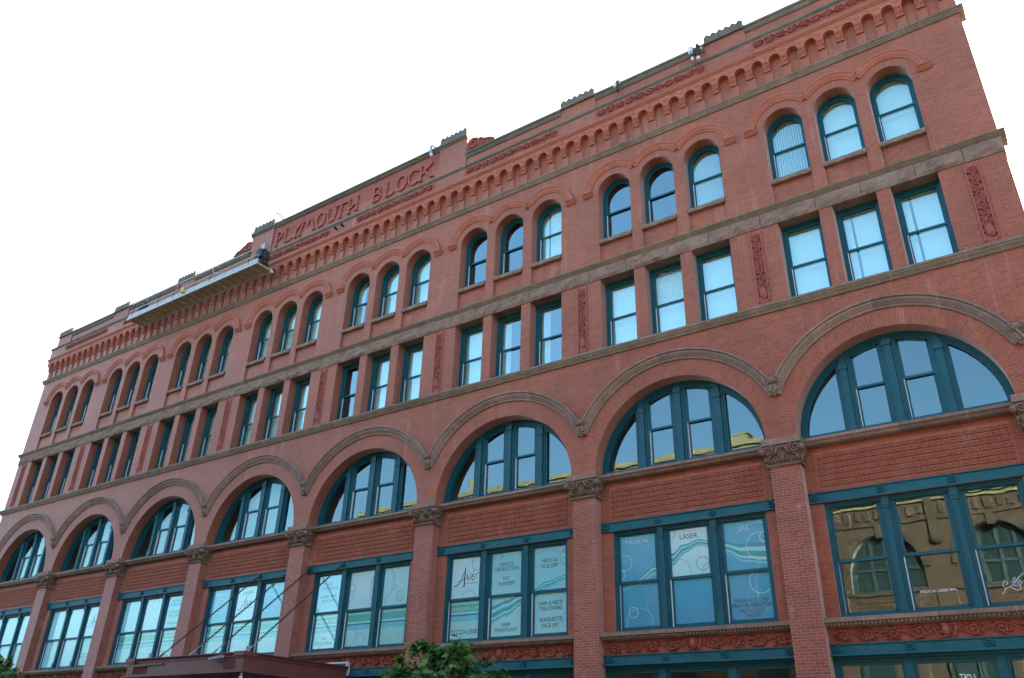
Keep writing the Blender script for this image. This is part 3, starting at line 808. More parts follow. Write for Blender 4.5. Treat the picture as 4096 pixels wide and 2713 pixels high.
def flat_window():
    hw, H = .594, ZW1 - ZA; f = MB()
    def P(i): return [(-hw + i, 0), (-hw + i, H - i), (hw - i, H - i), (hw - i, 0)]
    f.ring(P(0), P(.05), 0, .2); f.ring(P(.05), P(.08), .022, .2); f.ring(P(.08), P(.11), .045, .2); f.box(-hw, hw, 0, .2, 0, .04)
    o = f.build('square_window', M['teal'], bld)
    zm = 1.21
    s = MB(); s.ring([(-hw + .11, zm), (-hw + .11, H - .11), (hw - .11, H - .11), (hw - .11, zm)], [(-hw + .155, zm), (-hw + .155, H - .155), (hw - .155, H - .155), (hw - .155, zm)], .06, .10)
    s.box(-hw + .11, hw - .11, .055, .11, zm - .03, zm + .03); s.build('upper_sash', M['teal'], o)
    s = MB(); s.box(-hw + .11, -hw + .155, .10, .14, .04, zm); s.box(hw - .155, hw - .11, .10, .14, .04, zm); s.box(-hw + .11, hw - .11, .10, .14, .04, .11)
    s.build('lower_sash', M['teal'], o)
    g = MB(); g.box(-hw + .153, hw - .153, .078, .08, zm + .02, H - .153, skip='udlrb'); g.build('pane', M['glass_upper'], o)
    g = MB(); g.box(-hw + .153, hw - .153, .118, .12, .10, zm, skip='udlrb'); g.build('pane', M['glass_upper'], o)
    t = MB(); t.box(-hw + .11, -hw + .127, .062, .10, .04, zm - .03); t.build('sash_track', M['white_trim'], o)
    return o
BLINDS = {}
def blind(kind, H, seed=0):
    key = (kind, H, seed)
    if key in BLINDS: return BLINDS[key]
    r = random.Random(seed); m_ = MB(); pitch = .078; n = int(1.12 / pitch)
    for i in range(n + 1):
        x = -.56 + i * pitch
        if kind == 'closed': a = r.uniform(.10, .22); wd = .092; skip = False
        elif kind == 'gap': a = r.uniform(.08, .2); wd = .09; skip = (i == n // 3)
        elif kind == 'open': a = 1.02; wd = .089; skip = False
        elif kind == 'side': a = 1.1 if i < 5 or i > n - 3 else 0; wd = .089; skip = not (i < 5 or i > n - 3)
        if skip: continue
        dx, dy = cos(a) * wd / 2, sin(a) * wd / 2
        m_.quad((x - dx, -dy, 0), (x + dx, dy, 0), (x + dx, dy, H), (x - dx, -dy, H))
    m_.box(-.56, .56, -.04, .05, H, H + .06)
    me = m_.build('blind', M['blind'], None).data
    ob = [o for o in bpy.data.objects if o.data is me][0]; bpy.data.objects.remove(ob)
    BLINDS[key] = me
    return me
rw, fw = round_window(), flat_window()
UP = {7: ('open', 'closed', 'closed'), 6: (None, None, 'open'), 5: (None, None, 'gap'), 4: ('side', 'closed', 'closed')}
LO = {7: ('closed', 'gap', 'gap'), 6: ('closed', 'closed', 'closed'), 5: ('closed', 'side', 'side'), 4: (None, 'closed', 'closed')}
proto_done = [False, False]
for b in range(8):
    for j, k in enumerate((-1, 0, 1)):
        for row, (src, z, tab, H) in enumerate(((rw, ZS1 + .0, UP, 2.32), (fw, ZA + .005, LO, 2.36))):
            loc = (MID[b] + k * SP * W[b], .345, z); sx = HW * W[b] / .6 if row == 0 else HW * W[b] / .594
            if not proto_done[row]:
                o = src; o.location = loc; o.scale.x = sx; proto_done[row] = True
                kids = list(o.children)
            else: o = dup(src, bld, loc, sx)
            for ch in list(o.children):
                if ch.name.startswith('blind'): bpy.data.objects.remove(ch)
            kd = tab.get(b, ('closed',) * 3)[j]
            if kd: link('blind', blind(kd, H, (b * 3 + j) % 4), o, (0, .30, .06))
            if b == 6 and j == 1 and row == 1:
                for ch in o.children:
                    if ch.name.startswith('pane') and ch.data.vertices[0].co.z > 1:
                        ch.data = ch.data.copy(); ch.data.materials[0] = M['glass_dusty']

# big arched windows (built for a 5.7 m bay and stretched to each)
def arch_window():
    rxk = ELL * REF; o_in = lambda i, n=64: [(rxk * R_IN - i, 8.86 - Z_SP)] [:0] + arc(0, 0, rxk * R_IN - i, R_IN - i, n)
    f = MB(); zb = 8.87 - Z_SP
    ext = lambda i: [(-(rxk * R_IN - i), zb)] + o_in(i) + [((rxk * R_IN - i), zb)]
    f.ring(ext(0), ext(.07), 0, .2); f.ring(ext(.07), ext(.12), .025, .2); f.ring(ext(.12), ext(.17), .05, .2)
    X = rxk * R_IN
    f.box(-X, X, .0, .2, zb, zb + .05); f.box(-X + .05, X - .05, .03, .2, zb + .05, zb + .19)
    top = lambda x, i=.1: (R_IN - i) * sqrt(max(0, 1 - (x / (X - i)) ** 2))
    for c, hw in ((0, .087 * X), (-.465 * X, .085 * X), (.465 * X, .085 * X)):
        zt = min(top(c - hw), top(c + hw)) ; 
        def sl(a, d, y):
            n = 6; pts = [(a, zb), (d, zb)] + [(d + (a - d) * i / n, top(d + (a - d) * i / n, .04)) for i in range(n + 1)]
            f.plate(pts, y, .2)
        sl(c - hw, c + hw, .06); sl(c - hw * .72, c + hw * .72, .035); sl(c - hw * .40, c + hw * .40, -.02)
        f.box(c - hw * .52, c + hw * .52, -.045, .1, zb, zb + .22); f.box(c - hw * .52, c + hw * .52, -.045, .1, zt - .20, zt - .06)
    o = f.build('arch_window', M['teal'], bld)
    zr = 1.15
    gl = MB(); y = .12
    def lite(a, d, z0, z1=None, inset=.17):
        n = 14
        pts = [(a, z0), (d, z0)]
        if z1 is None: pts += [(d + (a - d) * i / n, top(d + (a - d) * i / n, inset)) for i in range(n + 1)]
        else: pts += [(d, z1), (a, z1)]
        return pts
    Q0, Q1, C0, C1 = (X - .17), .55 * X, .38 * X, .087 * X
    for s_ in (-1, 1):
        a, d = sorted((s_ * Q1, s_ * (Q0 - .001)))
        g = MB(); g.poly(lite(a, d, zb + .18), .13); g.build('pane', M['glass'], o)
        a, d = sorted((s_ * C1, s_ * C0)); e = .05
        g = MB(); g.poly(lite(a + e, d - e, zr + .02, None, .22), .10); g.build('pane', M['glass'], o)
        g = MB(); g.poly(lite(a + e, d - e, zb + .20, zr), .145); g.build('pane', M['glass'], o)
        q = MB(); q.box(a, d, .08, .16, zr - .03, zr + .03); q.box(a, a + e, .085, .12, zr, top(a, .12)); q.box(d - e, d, .085, .12, zr, top(d, .12))
        n = 10; po = [(a + (d - a) * i / n, top(a + (d - a) * i / n, .12)) for i in range(n + 1)]; pi2 = [(a + (d - a) * i / n, top(a + (d - a) * i / n, .225)) for i in range(n + 1)]
        q.ring(po, pi2, .085, .12)
        q.box(a, a + e, .13, .165, zb + .1, zr); q.box(d - e, d, .13, .165, zb + .1, zr); q.box(a, d, .13, .165, zb + .1, zb + .22)
        q.build('sash', M['teal'], o)
        t = MB(); t.box(a, a + .014, .07, .13, zb + .2, zr - .03); t.build('sash_track', M['white_trim'], o)
    return o
aw = arch_window()
for b in range(8):
    loc = (MID[b], .40, Z_SP)
    if b == 0: aw.location = loc; aw.scale.x = W[b] / REF; o = aw
    else: o = dup(aw, bld, loc, W[b] / REF)
ac = MB(); ac.poly(lite_pts := [(-2.2, -.05), (2.2, -.05)] + [(2.2 * cos(a), 2.15 * sin(a)) for a in [pi * i / 24 for i in range(1, 24)]], 0)
ceil_me = None
for b in (0, 1, 2, 3):                         # roller blinds down behind the arched windows at the far end
    if ceil_me is None: ob = ac.build('blind', M['blind'], bld, False, (MID[b], .95, Z_SP)); ceil_me = ob
    else: dup(ceil_me, bld, (MID[b], .95, Z_SP))

# three-light windows of the second storey
def triple_window():
    f = MB(); X = .3755 * REF; H0, H1 = 0, 2.66
    R_ = lambda i: [(-X + i, 0), (-X + i, H1 - i), (X - i, H1 - i), (X - i, 0)]
    f.ring(R_(0), R_(.06), 0, .2); f.ring(R_(.06), R_(.10), .03, .2)
    f.box(-X, X, -.01, .2, 0, .11)
    for s_ in (-.5, .5):
        c = s_ * .2585 * REF; hw = (.2585 / 2 - .0905 - .012) * REF
        f.box(c - hw, c + hw, .07, .2, .1, H1); f.box(c - hw * .78, c + hw * .78, .045, .1, .1, H1); f.box(c - hw * .42, c + hw * .42, .0, .1, .1, H1)
        f.box(c - hw * .55, c + hw * .55, -.03, .1, 0, .30); f.box(c - hw * .55, c + hw * .55, -.03, .1, H1 - .22, H1 - .0)
        f.plate([(c - hw * .55, H1 - .22), (c + hw * .55, H1 - .22), (c + hw * .42, H1 - .29), (c - hw * .42, H1 - .29)], -.02, .1)
        f.plate([(c - hw * .55, .30), (c + hw * .55, .30), (c + hw * .42, .36), (c - hw * .42, .36)], -.02, .1)
    o = f.build('triple_window', M['teal'], bld)
    for k in (-1, 0, 1):
        c = k * .2585 * REF; hw = .0905 * REF; e = .065
        for (z0, z1, y) in ((1.30, 2.53, .08), (.11, 1.30, .12)):
            s = MB(); zb = .10 if y > .1 else .06
            s.ring([(c - hw - e, z0), (c - hw - e, z1 + (.06 if y < .1 else 0)), (c + hw + e, z1 + (.06 if y < .1 else 0)), (c + hw + e, z0)], [(c - hw, z0), (c - hw, z1), (c + hw, z1), (c + hw, z0)], y, y + .04)
            s.box(c - hw - e, c + hw + e, y, y + .04, z0 - (.0 if y > .1 else .03), z0 + (.075 if y > .1 else .04))
            s.build('sash', M['teal'], o)
            g = MB(); g.box(c - hw - .002, c + hw + .002, y + .018, y + .02, z0 + .02, z1, skip='udlrb'); g.build('pane', M['glass'], o)
        t = MB(); t.box(c - hw - e, c - hw - e + .018, .085, .12, .12, 1.27); t.build('sash_track', M['white_trim'], o)
    return o
TY = .37
tw = triple_window(); TW = []
for b in range(8):
    loc = (MID[b], TY, 4.65)
    if b == 0: tw.location = loc; tw.scale.x = W[b] / REF; TW.append(tw)
    else: TW.append(dup(tw, bld, loc, W[b] / REF))

# shop fronts
def shop():
    f = MB(); X = (REF - 2 * PW) / 2; f.box(-X, X, 0, .2, 3.78, 3.84); f.box(-X, X, -.06, .2, 3.84, 3.905); f.box(-X, X, 0, .2, 0, .45)
    xs = [-X, -X * .36, X * .36, X]
    for i, x in enumerate(xs): f.box(x - .09 + (.09 if i == 0 else 0), x + .09 - (.09 if i == 3 else 0), -.02, .2, .0, 3.78)
    o = f.build('shop_front', M['teal'], bld)
    for a, d in zip(xs, xs[1:]):
        s = MB(); a2, d2 = a + .09, d - .09
        s.ring([(a2, .45), (a2, 3.78), (d2, 3.78), (d2, .45)], [(a2 + .06, .52), (a2 + .06, 3.72), (d2 - .06, 3.72), (d2 - .06, .52)], .03, .1, close=True); s.build('sash', M['teal'], o)
        g = MB(); g.box(a2 + .06, d2 - .06, .07, .072, .5, 3.74, skip='udlrb'); g.build('pane', M['glass'], o)
    return o
sh = shop()
for b in range(8):
    loc = (MID[b], .40, 0); sx = (W[b] - 2 * PW) / (REF - 2 * PW)
    if b == 0: sh.location = loc; sh.scale.x = sx
    else: dup(sh, bld, loc, sx)
# ------------------------------------------------------------------ printed window film, lettering
def text_mesh(body):
    cu = bpy.data.curves.new('t', 'FONT'); cu.body = body; cu.size = 1; cu.align_x = 'CENTER'; cu.offset = .0; cu.resolution_u = 3
    o = bpy.data.objects.new('t', cu); COL.objects.link(o)
    me = bpy.data.meshes.new_from_object(o.evaluated_get(bpy.context.evaluated_depsgraph_get()))
    vs = [(v.co.x, v.co.y) for v in me.vertices]; fs = [tuple(p.vertices) for p in me.polygons]
    bpy.data.objects.remove(o); bpy.data.meshes.remove(me); bpy.data.curves.remove(cu)
    return vs, fs
def put_text(mb, body, cx, cz, wd, hh, y, mi=0):
    vs, fs = text_mesh(body)
    xa, xb = min(v[0] for v in vs), max(v[0] for v in vs); za, zb = 0, .72
    mb.add([(cx + (v[0] - (xa + xb) / 2) / (xb - xa) * wd, y, cz + (v[1] / zb - .5) * hh) for v in vs], fs, None, mi)
def pane_rect(b, c, row):
    hw = .0905 * W[b]; cx = c * .2585 * W[b]
    return (cx - hw, cx + hw, 1.345, 2.535) if row == 'u' else (cx - hw, cx + hw, .17, 1.295)
YU, YL = .106, .146
def film(b, c, row, mt):
    x0, x1, z0, z1 = pane_rect(b, c, row); y = YU if row == 'u' else YL
    f = MB(); f.quad((x0, y, z0), (x1, y, z0), (x1, y, z1), (x0, y, z1))
    return fit(f.build('window_film', M[mt], TW[b]), b)
def fit(o, b): o.scale.x = REF / W[b]; return o
def clip_strip(mb, b, c, row, lo, hi, mi, y):     # band between two polylines, kept only inside the pane
    x0, x1, z0, z1 = pane_rect(b, c, row); n = 26
    for i in range(n):
        a, d = x0 + (x1 - x0) * i / n, x0 + (x1 - x0) * (i + 1) / n
        q = [max(z0, min(z1, v)) for v in (lo(a), lo(d), hi(d), hi(a))]
        if q[3] - q[0] < 1e-4 and q[2] - q[1] < 1e-4: continue
        mb.quad((a, y, q[0]), (d, y, q[1]), (d, y, q[2]), (a, y, q[3]), None, mi)
def circle(mb, b, c, row, px, pz, r, wd, mi, y, a0=0, a1=2 * pi):
    x0, x1, z0, z1 = pane_rect(b, c, row); cx = (x0 + x1) / 2 + px * (x1 - x0); cz = z0 + pz * (z1 - z0); n = 48
    for i in range(n):
        p = a0 + (a1 - a0) * i / n; q = a0 + (a1 - a0) * (i + 1) / n
        pts = [(cx + rr * cos(t), cz + rr * sin(t)) for rr, t in ((r - wd / 2, p), (r - wd / 2, q), (r + wd / 2, q), (r + wd / 2, p))]
        if all(x0 <= u <= x1 and z0 <= v <= z1 for u, v in pts): mb.quad(*[(u, y, v) for u, v in pts], None, mi)
INK = ['ink_grey', 'ink_white', 'ink_line', 'ink_pale', 'b_blue', 'b_aqua', 'b_teal', 'b_mint', 'b_light', 'b_deep']
II = {n: i for i, n in enumerate(INK)}
def interp(pts):
    def f(x):
        if x <= pts[0][0]: return pts[0][1]
        for (xa, za), (xb, zb) in zip(pts, pts[1:]):
            if x <= xb:
                t = (x - xa) / (xb - xa); t = t * t * (3 - 2 * t); return za + (zb - za) * t
        return pts[-1][1]
    return f
def stripes(mb, b, c, y, mint=True):
    x0, x1, z0, z1 = pane_rect(b, c, 'l')
    for a, d, k in ((.94, 1., 'b_blue'), (.88, .94, 'b_light'), (.69, .88, 'b_mint' if mint else 'b_teal'), (.64, .69, 'b_light'), (.595, .635, 'b_deep'), (.46, .595, 'b_aqua')):
        mb.quad((x0, y, z0 + a * (z1 - z0)), (x1, y, z0 + a * (z1 - z0)), (x1, y, z0 + d * (z1 - z0)), (x0, y, z0 + d * (z1 - z0)), None, II[k])
def wave(mb, b, c, row, pts, wd, y):
    f = interp(pts); g = interp(wd)
    for a, d, k in ((.80, 1., 'b_blue'), (.58, .80, 'b_light'), (.30, .58, 'b_teal'), (.16, .30, 'b_light'), (.08, .16, 'b_blue'), (-.06, .08, 'b_aqua')):
        clip_strip(mb, b, c, row, lambda x: f(x) + (a - .5) * g(x), lambda x: f(x) + (d - .5) * g(x), II[k], y)
def logo(mb, b, c, row, y, sc=1.):
    x0, x1, z0, z1 = pane_rect(b, c, row); cx, cz = (x0 + x1) / 2, (z0 + z1) / 2 - .02
    def S_(pts, wd): stroke(mb, [(cx + p[0] * sc, cz + p[1] * sc) for p in pts], [v * sc for v in wd] if isinstance(wd, list) else wd * sc, y, y + .0005, 0)
    S_([(-.46, -.19), (-.38, -.22), (-.26, -.16), (-.14, .02), (-.04, .22), (-.02, .31)], [.012, .03, .03, .025, .022, .03])
    S_([(-.02, .31), (-.045, .0), (-.05, -.24), (-.13, -.255)], [.03, .045, .045, .02])
    S_([(-.28, -.10), (-.16, -.06), (-.02, -.02), (.04, .01), (.07, .08)], [.012, .018, .018, .014, .01])
    S_([(.02, .10), (.05, .12), (.08, -.03), (.10, -.09), (.16, .02), (.20, .12), (.17, .13)], [.01, .03, .035, .03, .018, .02, .01])
    S_([(.20, -.02), (.28, .04), (.31, .10), (.26, .10), (.22, .0), (.24, -.07), (.30, -.08), (.36, .02), (.42, .10), (.49, .13)], [.012, .018, .022, .026, .032, .03, .024, .018, .014, .03])
    S_([(.27, .17), (.33, .22)], [.012, .022])
    put_text(mb, 'MEDICAL LASER SPA', cx + .20 * sc, cz - .155 * sc, .50 * sc, .042 * sc, y - .0004, 0)
PANES = [(c, r) for r in 'ul' for c in (-1, 0, 1)]
FILMS = {0: ['film_pale'] * 6, 1: ['film_pale'] * 5 + ['film_cyan'],
 2: ['film_mint', 'film_pale', 'film_cyan', 'film_pale', 'film_pale', 'film_cyan'], 3: ['film_blue', 'film_pale', 'film_blue', 'film_pale', 'film_pale', 'film_pale'],
 4: ['film_cyan', 'film_pale', 'film_mint', 'film_cyan', 'film_pale', 'film_mint'], 5: ['film_pale', 'film_cyan', 'film_cyan', 'film_cyan', 'film_cyan', 'film_cyan'],
 6: ['film_blue', 'film_pale', 'film_blue', 'film_blue', 'film_blue', 'film_blue']}
TEXTS = {   # bay: (column, row, words, x, z, width, cap height, ink); x, z and width as fractions of the pane
 1: [(1, 'l', 'PAULA HICKS, MD', 0, .41, .82, .08, 0), (1, 'l', 'MEDICAL DIRECTOR', 0, .31, .94, .08, 0), (1, 'l', 'MAYO-CLINIC', 0, .21, .62, .08, 0), (1, 'l', 'TRAINED', 0, .11, .42, .08, 0)],
 2: [(1, 'u', 'BOTOX', .0, .85, .5, .10, 0), (1, 'u', '& FILLERS', .0, .74, .72, .10, 0), (1, 'u', 'SURGICAL', .0, .50, .72, .10, 0), (1, 'u', 'EYE LIFTS', .0, .38, .68, .10, 0), (1, 'u', 'FACIALS', -.0, .15, .6, .10, 0),
     (1, 'l', 'SKIN CARE', .05, .78, .78, .10, 1), (1, 'l', 'CHEMICAL', 0, .27, .75, .10, 0), (1, 'l', 'PEELS', 0, .14, .48, .10, 0)],
 3: [(-1, 'u', 'MEDICAL', 0, .86, .70, .12, 1), (0, 'u', 'LASER', .05, .82, .52, .12, 0), (1, 'u', 'SPA', .05, .84, .32, .12, 1)],
 4: [(-1, 'u', 'SKIN', 0, .77, .27, .10, 0), (-1, 'u', 'TIGHTENING', .0, .65, .73, .10, 0), (-1, 'u', 'LASER HAIR', .0, .42, .72, .10, 0), (-1, 'u', 'REMOVAL', 0, .30, .58, .10, 0),
     (-1, 'l', 'WEIGHT LOSS', .0, .77, .86, .10, 1), (-1, 'l', 'FAT', 0, .29, .22, .10, 0), (-1, 'l', 'REDUCTION', 0, .16, .72, .10, 0)],
 5: [(-1, 'l', 'AVEMEDSPA.COM', 0, .77, .96, .10, 1), (-1, 'l', '712.224.3500', 0, .19, .93, .13, 0),
     (0, 'u', 'GENTLE', 0, .72, .46, .11, 0), (0, 'u', 'LIPOSUCTION', 0, .60, .79, .11, 0), (0, 'u', 'FAT', 0, .37, .22, .11, 0), (0, 'u', 'TRANSFER', 0, .25, .58, .11, 0),
     (0, 'l', 'HAIR', 0, .30, .28, .11, 0), (0, 'l', 'TRANSPLANT', 0, .17, .75, .11, 0),
     (1, 'u', 'MEDICAL', 0, .68, .50, .11, 0), (1, 'u', 'HCG DIET', 0, .55, .55, .11, 0),
     (1, 'l', 'CHIN & NECK', 0, .73, .77, .11, 0), (1, 'l', 'TIGHTENING', 0, .60, .70, .11, 0), (1, 'l', 'SILHOUETTE', 0, .34, .70, .11, 0), (1, 'l', 'FACE LIFT', 0, .20, .55, .11, 0)],
 6: [(-1, 'u', 'MEDICAL', 0, .86, .68, .125, 1), (0, 'u', 'LASER', 0, .83, .48, .125, 0), (1, 'u', 'SPA', 0, .84, .29, .125, 1),
     (1, 'l', 'PAULA HICKS, MD', 0, .41, .82, .095, 0), (1, 'l', 'MEDICAL DIRECTOR', 0, .31, .94, .095, 0), (1, 'l', 'MAYO-CLINIC', 0, .20, .62, .095, 0), (1, 'l', 'TRAINED', 0, .10, .42, .095, 0)],
}
CIRC = {2: [(-1, 'u', -.2, .4, .45, .008, 2), (0, 'u', .1, .8, .22, .01, 2), (0, 'u', -.6, .5, .5, .008, 2), (0, 'u', .1, .1, .06, .008, 2), (1, 'l', -.1, .2, .3, .008, 3)],
 3: [(-1, 'u', .05, .5, .26, .012, 1), (-1, 'u', -.45, .15, .2, .012, 1), (1, 'u', -.2, .45, .3, .01, 1), (1, 'u', .5, .0, .55, .012, 1), (0, 'l', .2, .22, .22, .009, 2), (0, 'l', -.35, .3, .08, .009, 2), (1, 'l', .1, .25, .3, .008, 3), (-1, 'l', .2, .3, .16, .008, 2)],
 4: [(0, 'u', -.42, .55, .15, .014, 2), (0, 'u', -.46, .36, .16, .014, 2), (0, 'u', 1.1, .5, .75, .014, 2), (0, 'u', .72, .62, .35, .012, 2), (1, 'u', -.62, .62, .56, .014, 2), (1, 'u', -.1, .72, .07, .012, 2), (1, 'u', -.05, .47, .09, .012, 2), (1, 'u', .2, .22, .16, .014, 2), (1, 'u', .2, .2, .09, .012, 2), (1, 'u', -.38, .1, .045, .012, 2), (1, 'u', .35, .85, .28, .012, 1),
     (0, 'l', .1, .2, .20, .014, 2), (0, 'l', -.35, .3, .32, .012, 2), (0, 'l', .38, .3, .09, .01, 3), (1, 'l', .3, .16, .09, .014, 1), (1, 'l', -.1, .2, .3, .01, 3), (-1, 'l', .4, .45, .08, .014, 2), (-1, 'l', .1, .3, .42, .01, 2)],
 5: [(-1, 'u', .2, .76, .17, .014, 3), (-1, 'u', .38, .82, .19, .014, 2), (-1, 'u', .12, -.05, .27, .014, 2), (0, 'u', -.3, .98, .18, .014, 2), (0, 'u', -.55, .98, .28, .012, 1), (1, 'u', .45, .86, .12, .018, 1), (1, 'u', .5, .70, .2, .014, 2), (-1, 'l', .75, .1, .5, .012, 1), (0, 'l', .5, .5, .22, .012, 1), (1, 'l', .2, 1.0, .4, .012, 1), (1, 'l', .6, .3, .25, .012, 2)],
 6: [(-1, 'u', -.38, .40, .20, .016, 1), (-1, 'u', -.50, .15, .11, .018, 1), (-1, 'l', -.22, .34, .13, .016, 1), (-1, 'l', -.05, .1, .37, .012, 3), (-1, 'l', .5, .28, .15, .01, 2), (0, 'u', .32, .22, .17, .016, 2), (0, 'u', .5, .03, .22, .014, 2), (0, 'u', -.5, .93, .14, .012, 2), (0, 'u', -.3, .1, .3, .01, 2), (0, 'l', -.3, .62, .30, .018, 2), (0, 'l', .45, .05, .15, .012, 2), (1, 'u', .5, .62, .125, .022, 1), (1, 'u', .35, .45, .33, .014, 1), (1, 'l', .28, .78, .28, .016, 1)]}
for b in range(7):
    for (c, r), mt in zip(PANES, FILMS[b]): film(b, c, r, mt)
    for c, r in PANES:
        y = (YU if r == 'u' else YL); g = MB()
        if b in (2, 3, 4) and r == 'l': stripes(g, b, c, y - .002)
        if b == 5 and r == 'l' and c == -1: stripes(g, b, c, y - .002)
        if b == 5 and (c, r) in ((0, 'l'), (1, 'u'), (1, 'l')):
            wave(g, b, c, r, [(-1.0, .70), (-.55, .80), (0, .95), (.5, 1.14), (.95, 1.28), (1.4, 1.48), (2.0, 1.63), (2.6, 1.66)], [(-1, .5), (0, .42), (.6, .28), (1, .2), (2, .14)], y - .002)
        if b == 6:
            wave(g, b, c, r, [(-2.0, 1.16), (-1.5, 1.30), (-1.0, 1.56), (-.5, 1.78), (-.15, 2.02), (.25, 2.14), (.55, 2.09), (.95, 1.93), (1.4, 1.76), (2.05, 1.70)], [(-2, .10), (-1.2, .22), (-.5, .30), (.2, .16), (.5, .15), (1., .28), (1.5, .44), (2, .50)], y - .002)
        if b == 3 and r == 'u' and c == 1: pass
        for (cc, rr, px, pz, rad, wd, k) in CIRC.get(b, []):
            if (cc, rr) == (c, r): circle(g, b, c, r, px, pz, rad, wd, k, y - .003)
        if (b, c, r) in ((5, -1, 'u'), (3, 0, 'u'), (1, 1, 'u')): logo(g, b, c, r, y - .0035, 1.0 if b == 5 else .95)
        if g.f: fit(g.build('printed_graphic', [M[i] for i in INK], TW[b]), b)
        t = MB()
        for (cc, rr, s, px, pz, wd, hh, k) in TEXTS.get(b, []):
            if (cc, rr) != (c, r): continue
            x0, x1, z0, z1 = pane_rect(b, c, r)
            put_text(t, s, (x0 + x1) / 2 + px * (x1 - x0), z0 + pz * (z1 - z0), wd * (x1 - x0), hh, y - .0045, k)
        if t.f: fit(t.build('printed_words', [M[i] for i in INK], TW[b]), b)
t = MB(); x0, x1, z0, z1 = pane_rect(7, 0, 'l')
put_text(t, 'MEDICAL LASER SPA', (x0 + x1) / 2 - .02, z0 + .30 * (z1 - z0), .70 * (x1 - x0), .055, .132, 1)
x0, x1, z0, z1 = pane_rect(7, 1, 'l')
for pts in ([(-.42, .05), (-.25, .22), (-.05, .28), (.08, .40), (.05, .48), (-.02, .45), (.02, .38)], [(-.30, .18), (-.34, .32), (-.26, .42), (-.18, .36), (-.24, .30)], [(-.05, .28), (.12, .24), (.22, .32), (.16, .40), (.10, .34)], [(-.15, .24), (.02, .14), (.14, .16), (.16, .24), (.08, .25)], [(.08, .40), (.2, .5), (.3, .55)]):
    stroke(t, [((x0 + x1) / 2 + p[0] * .62, z0 + .12 + p[1] * .75) for p in pts], .009, .132, .1325, 1)
for px, pz in ((.30, .56), (.12, .30), (-.02, .36)):
    for k in range(5): a = 2 * pi * k / 5; t.blob(((x0 + x1) / 2 + px * .62 + .022 * cos(a), .132, z0 + .12 + pz * .75 + .022 * sin(a)), (.015, .002, .015), 6, 3, II['b_blue'])
fit(t.build('printed_words', [M[i] for i in INK], TW[7]), 7)

# ------------------------------------------------------------------ entrance canopy, its chains and fittings
CX0, CX1, CY, CZ0, CZ1 = 20.62, 26.01, -3.98, 3.655, 4.165
cn = thing('entrance_canopy', 'maroon flat entrance canopy with fluted panels, hung over the pavement by four chains', 'canopy', (23.3, -2.0, 0))
def cbuild(mb, name, mt):
    o = mb.build(name, mt, cn); o.location = (-23.3, 2.0, 0); return o
def fascia(axis, a, d, fixed, sgn):
    s = MB()
    pr = [(0, CZ0 + .06), (-.0, CZ1 - .13), (-.03, CZ1 - .12), (-.03, CZ1 - .09), (-.05, CZ1 - .06), (-.085, CZ1 - .02), (-.085, CZ1), (.10, CZ1), (.10, CZ0 + .06)]
    if axis == 'x': s.prism([(fixed + p[0], p[1]) for p in pr], a, d)
    else:
        n = len(pr); vs = [(fixed - sgn * p[0], a, p[1]) for p in pr] + [(fixed - sgn * p[0], d, p[1]) for p in pr]
        s.add(vs, [(i, (i + 1) % n, (i + 1) % n + n, i + n) for i in range(n)] + [tuple(range(n)), tuple(range(n, 2 * n))])
    return s
cbuild(fascia('x', CX0 + .30, CX1 - .30, CY, 1), 'front_fascia', M['canopy'])
cbuild(fascia('y', CY + .30, -.05, CX1, 1), 'side_fascia', M['canopy']); cbuild(fascia('y', CY + .30, -.05, CX0, -1), 'side_fascia', M['canopy'])
for x0, x1 in ((CX0 - .03, CX0 + .30), (CX1 - .30, CX1 + .03)):
    s = MB(); s.box(x0, x1, CY - .03, CY + .30, CZ0 + .06, CZ1 - .14); s.box(x0 - .03, x1 + .03, CY - .06, CY + .33, CZ1 - .14, CZ1 - .10); s.box(x0 - .06, x1 + .06, CY - .10, CY + .36, CZ1 - .10, CZ1 + .012)
    cbuild(s, 'corner_post', M['canopy'])
s = MB(); s.box(CX0 - .08, CX1 + .08, CY - .08, -.05, CZ0 - .01, CZ0 + .03); s.box(CX0 - .05, CX1 + .05, CY - .05, -.05, CZ0 + .03, CZ0 + .06); cbuild(s, 'bottom_trim', M['canopy'])
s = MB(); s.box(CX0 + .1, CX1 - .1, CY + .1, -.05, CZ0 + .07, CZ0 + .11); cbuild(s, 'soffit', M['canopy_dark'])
s = MB(); s.box(CX0 + .1, CX1 - .1, CY + .1, -.05, CZ1 - .12, CZ1 - .08); cbuild(s, 'roof_deck', M['roof'])
for x0, x1 in ((CX0 + .32, CX0 + .95), (CX1 - .86, CX1 - .32)):
    s = MB(); n = 11; s.box(x0, x1, CY - .004, CY, CZ0 + .07, CZ1 - .16)
    for k in range(n): q = x0 + (k + .5) * (x1 - x0) / n; s.tube([(q, CY - .004, CZ0 + .08), (q, CY - .004, CZ1 - .17)], .017, 6)
    cbuild(s, 'fluted_panel', M['canopy'])
s = MB(); s.box(CX0 + .33, CX0 + 1.75, CY - .05, CY, CZ1 - .205, CZ1 - .165); s.box(CX0 + .33, CX0 + .95, CY - .055, CY - .0, CZ1 - .225, CZ1 - .205); cbuild(s, 'name_strip', M['canopy'])
tops = [(3, .5), (3, 1.5), (4, -1.5), (4, -.5)]
CL = ['slanting support chain hooked to the canopy roof at its street end, leftmost of four', 'slanting support chain with grey turnbuckle passing in front of the brick pier, second from left', 'slanting support chain with grey turnbuckle crossing the middle window light, third from left', 'slanting support chain ending at the outlet box on the canopy corner, rightmost of four']
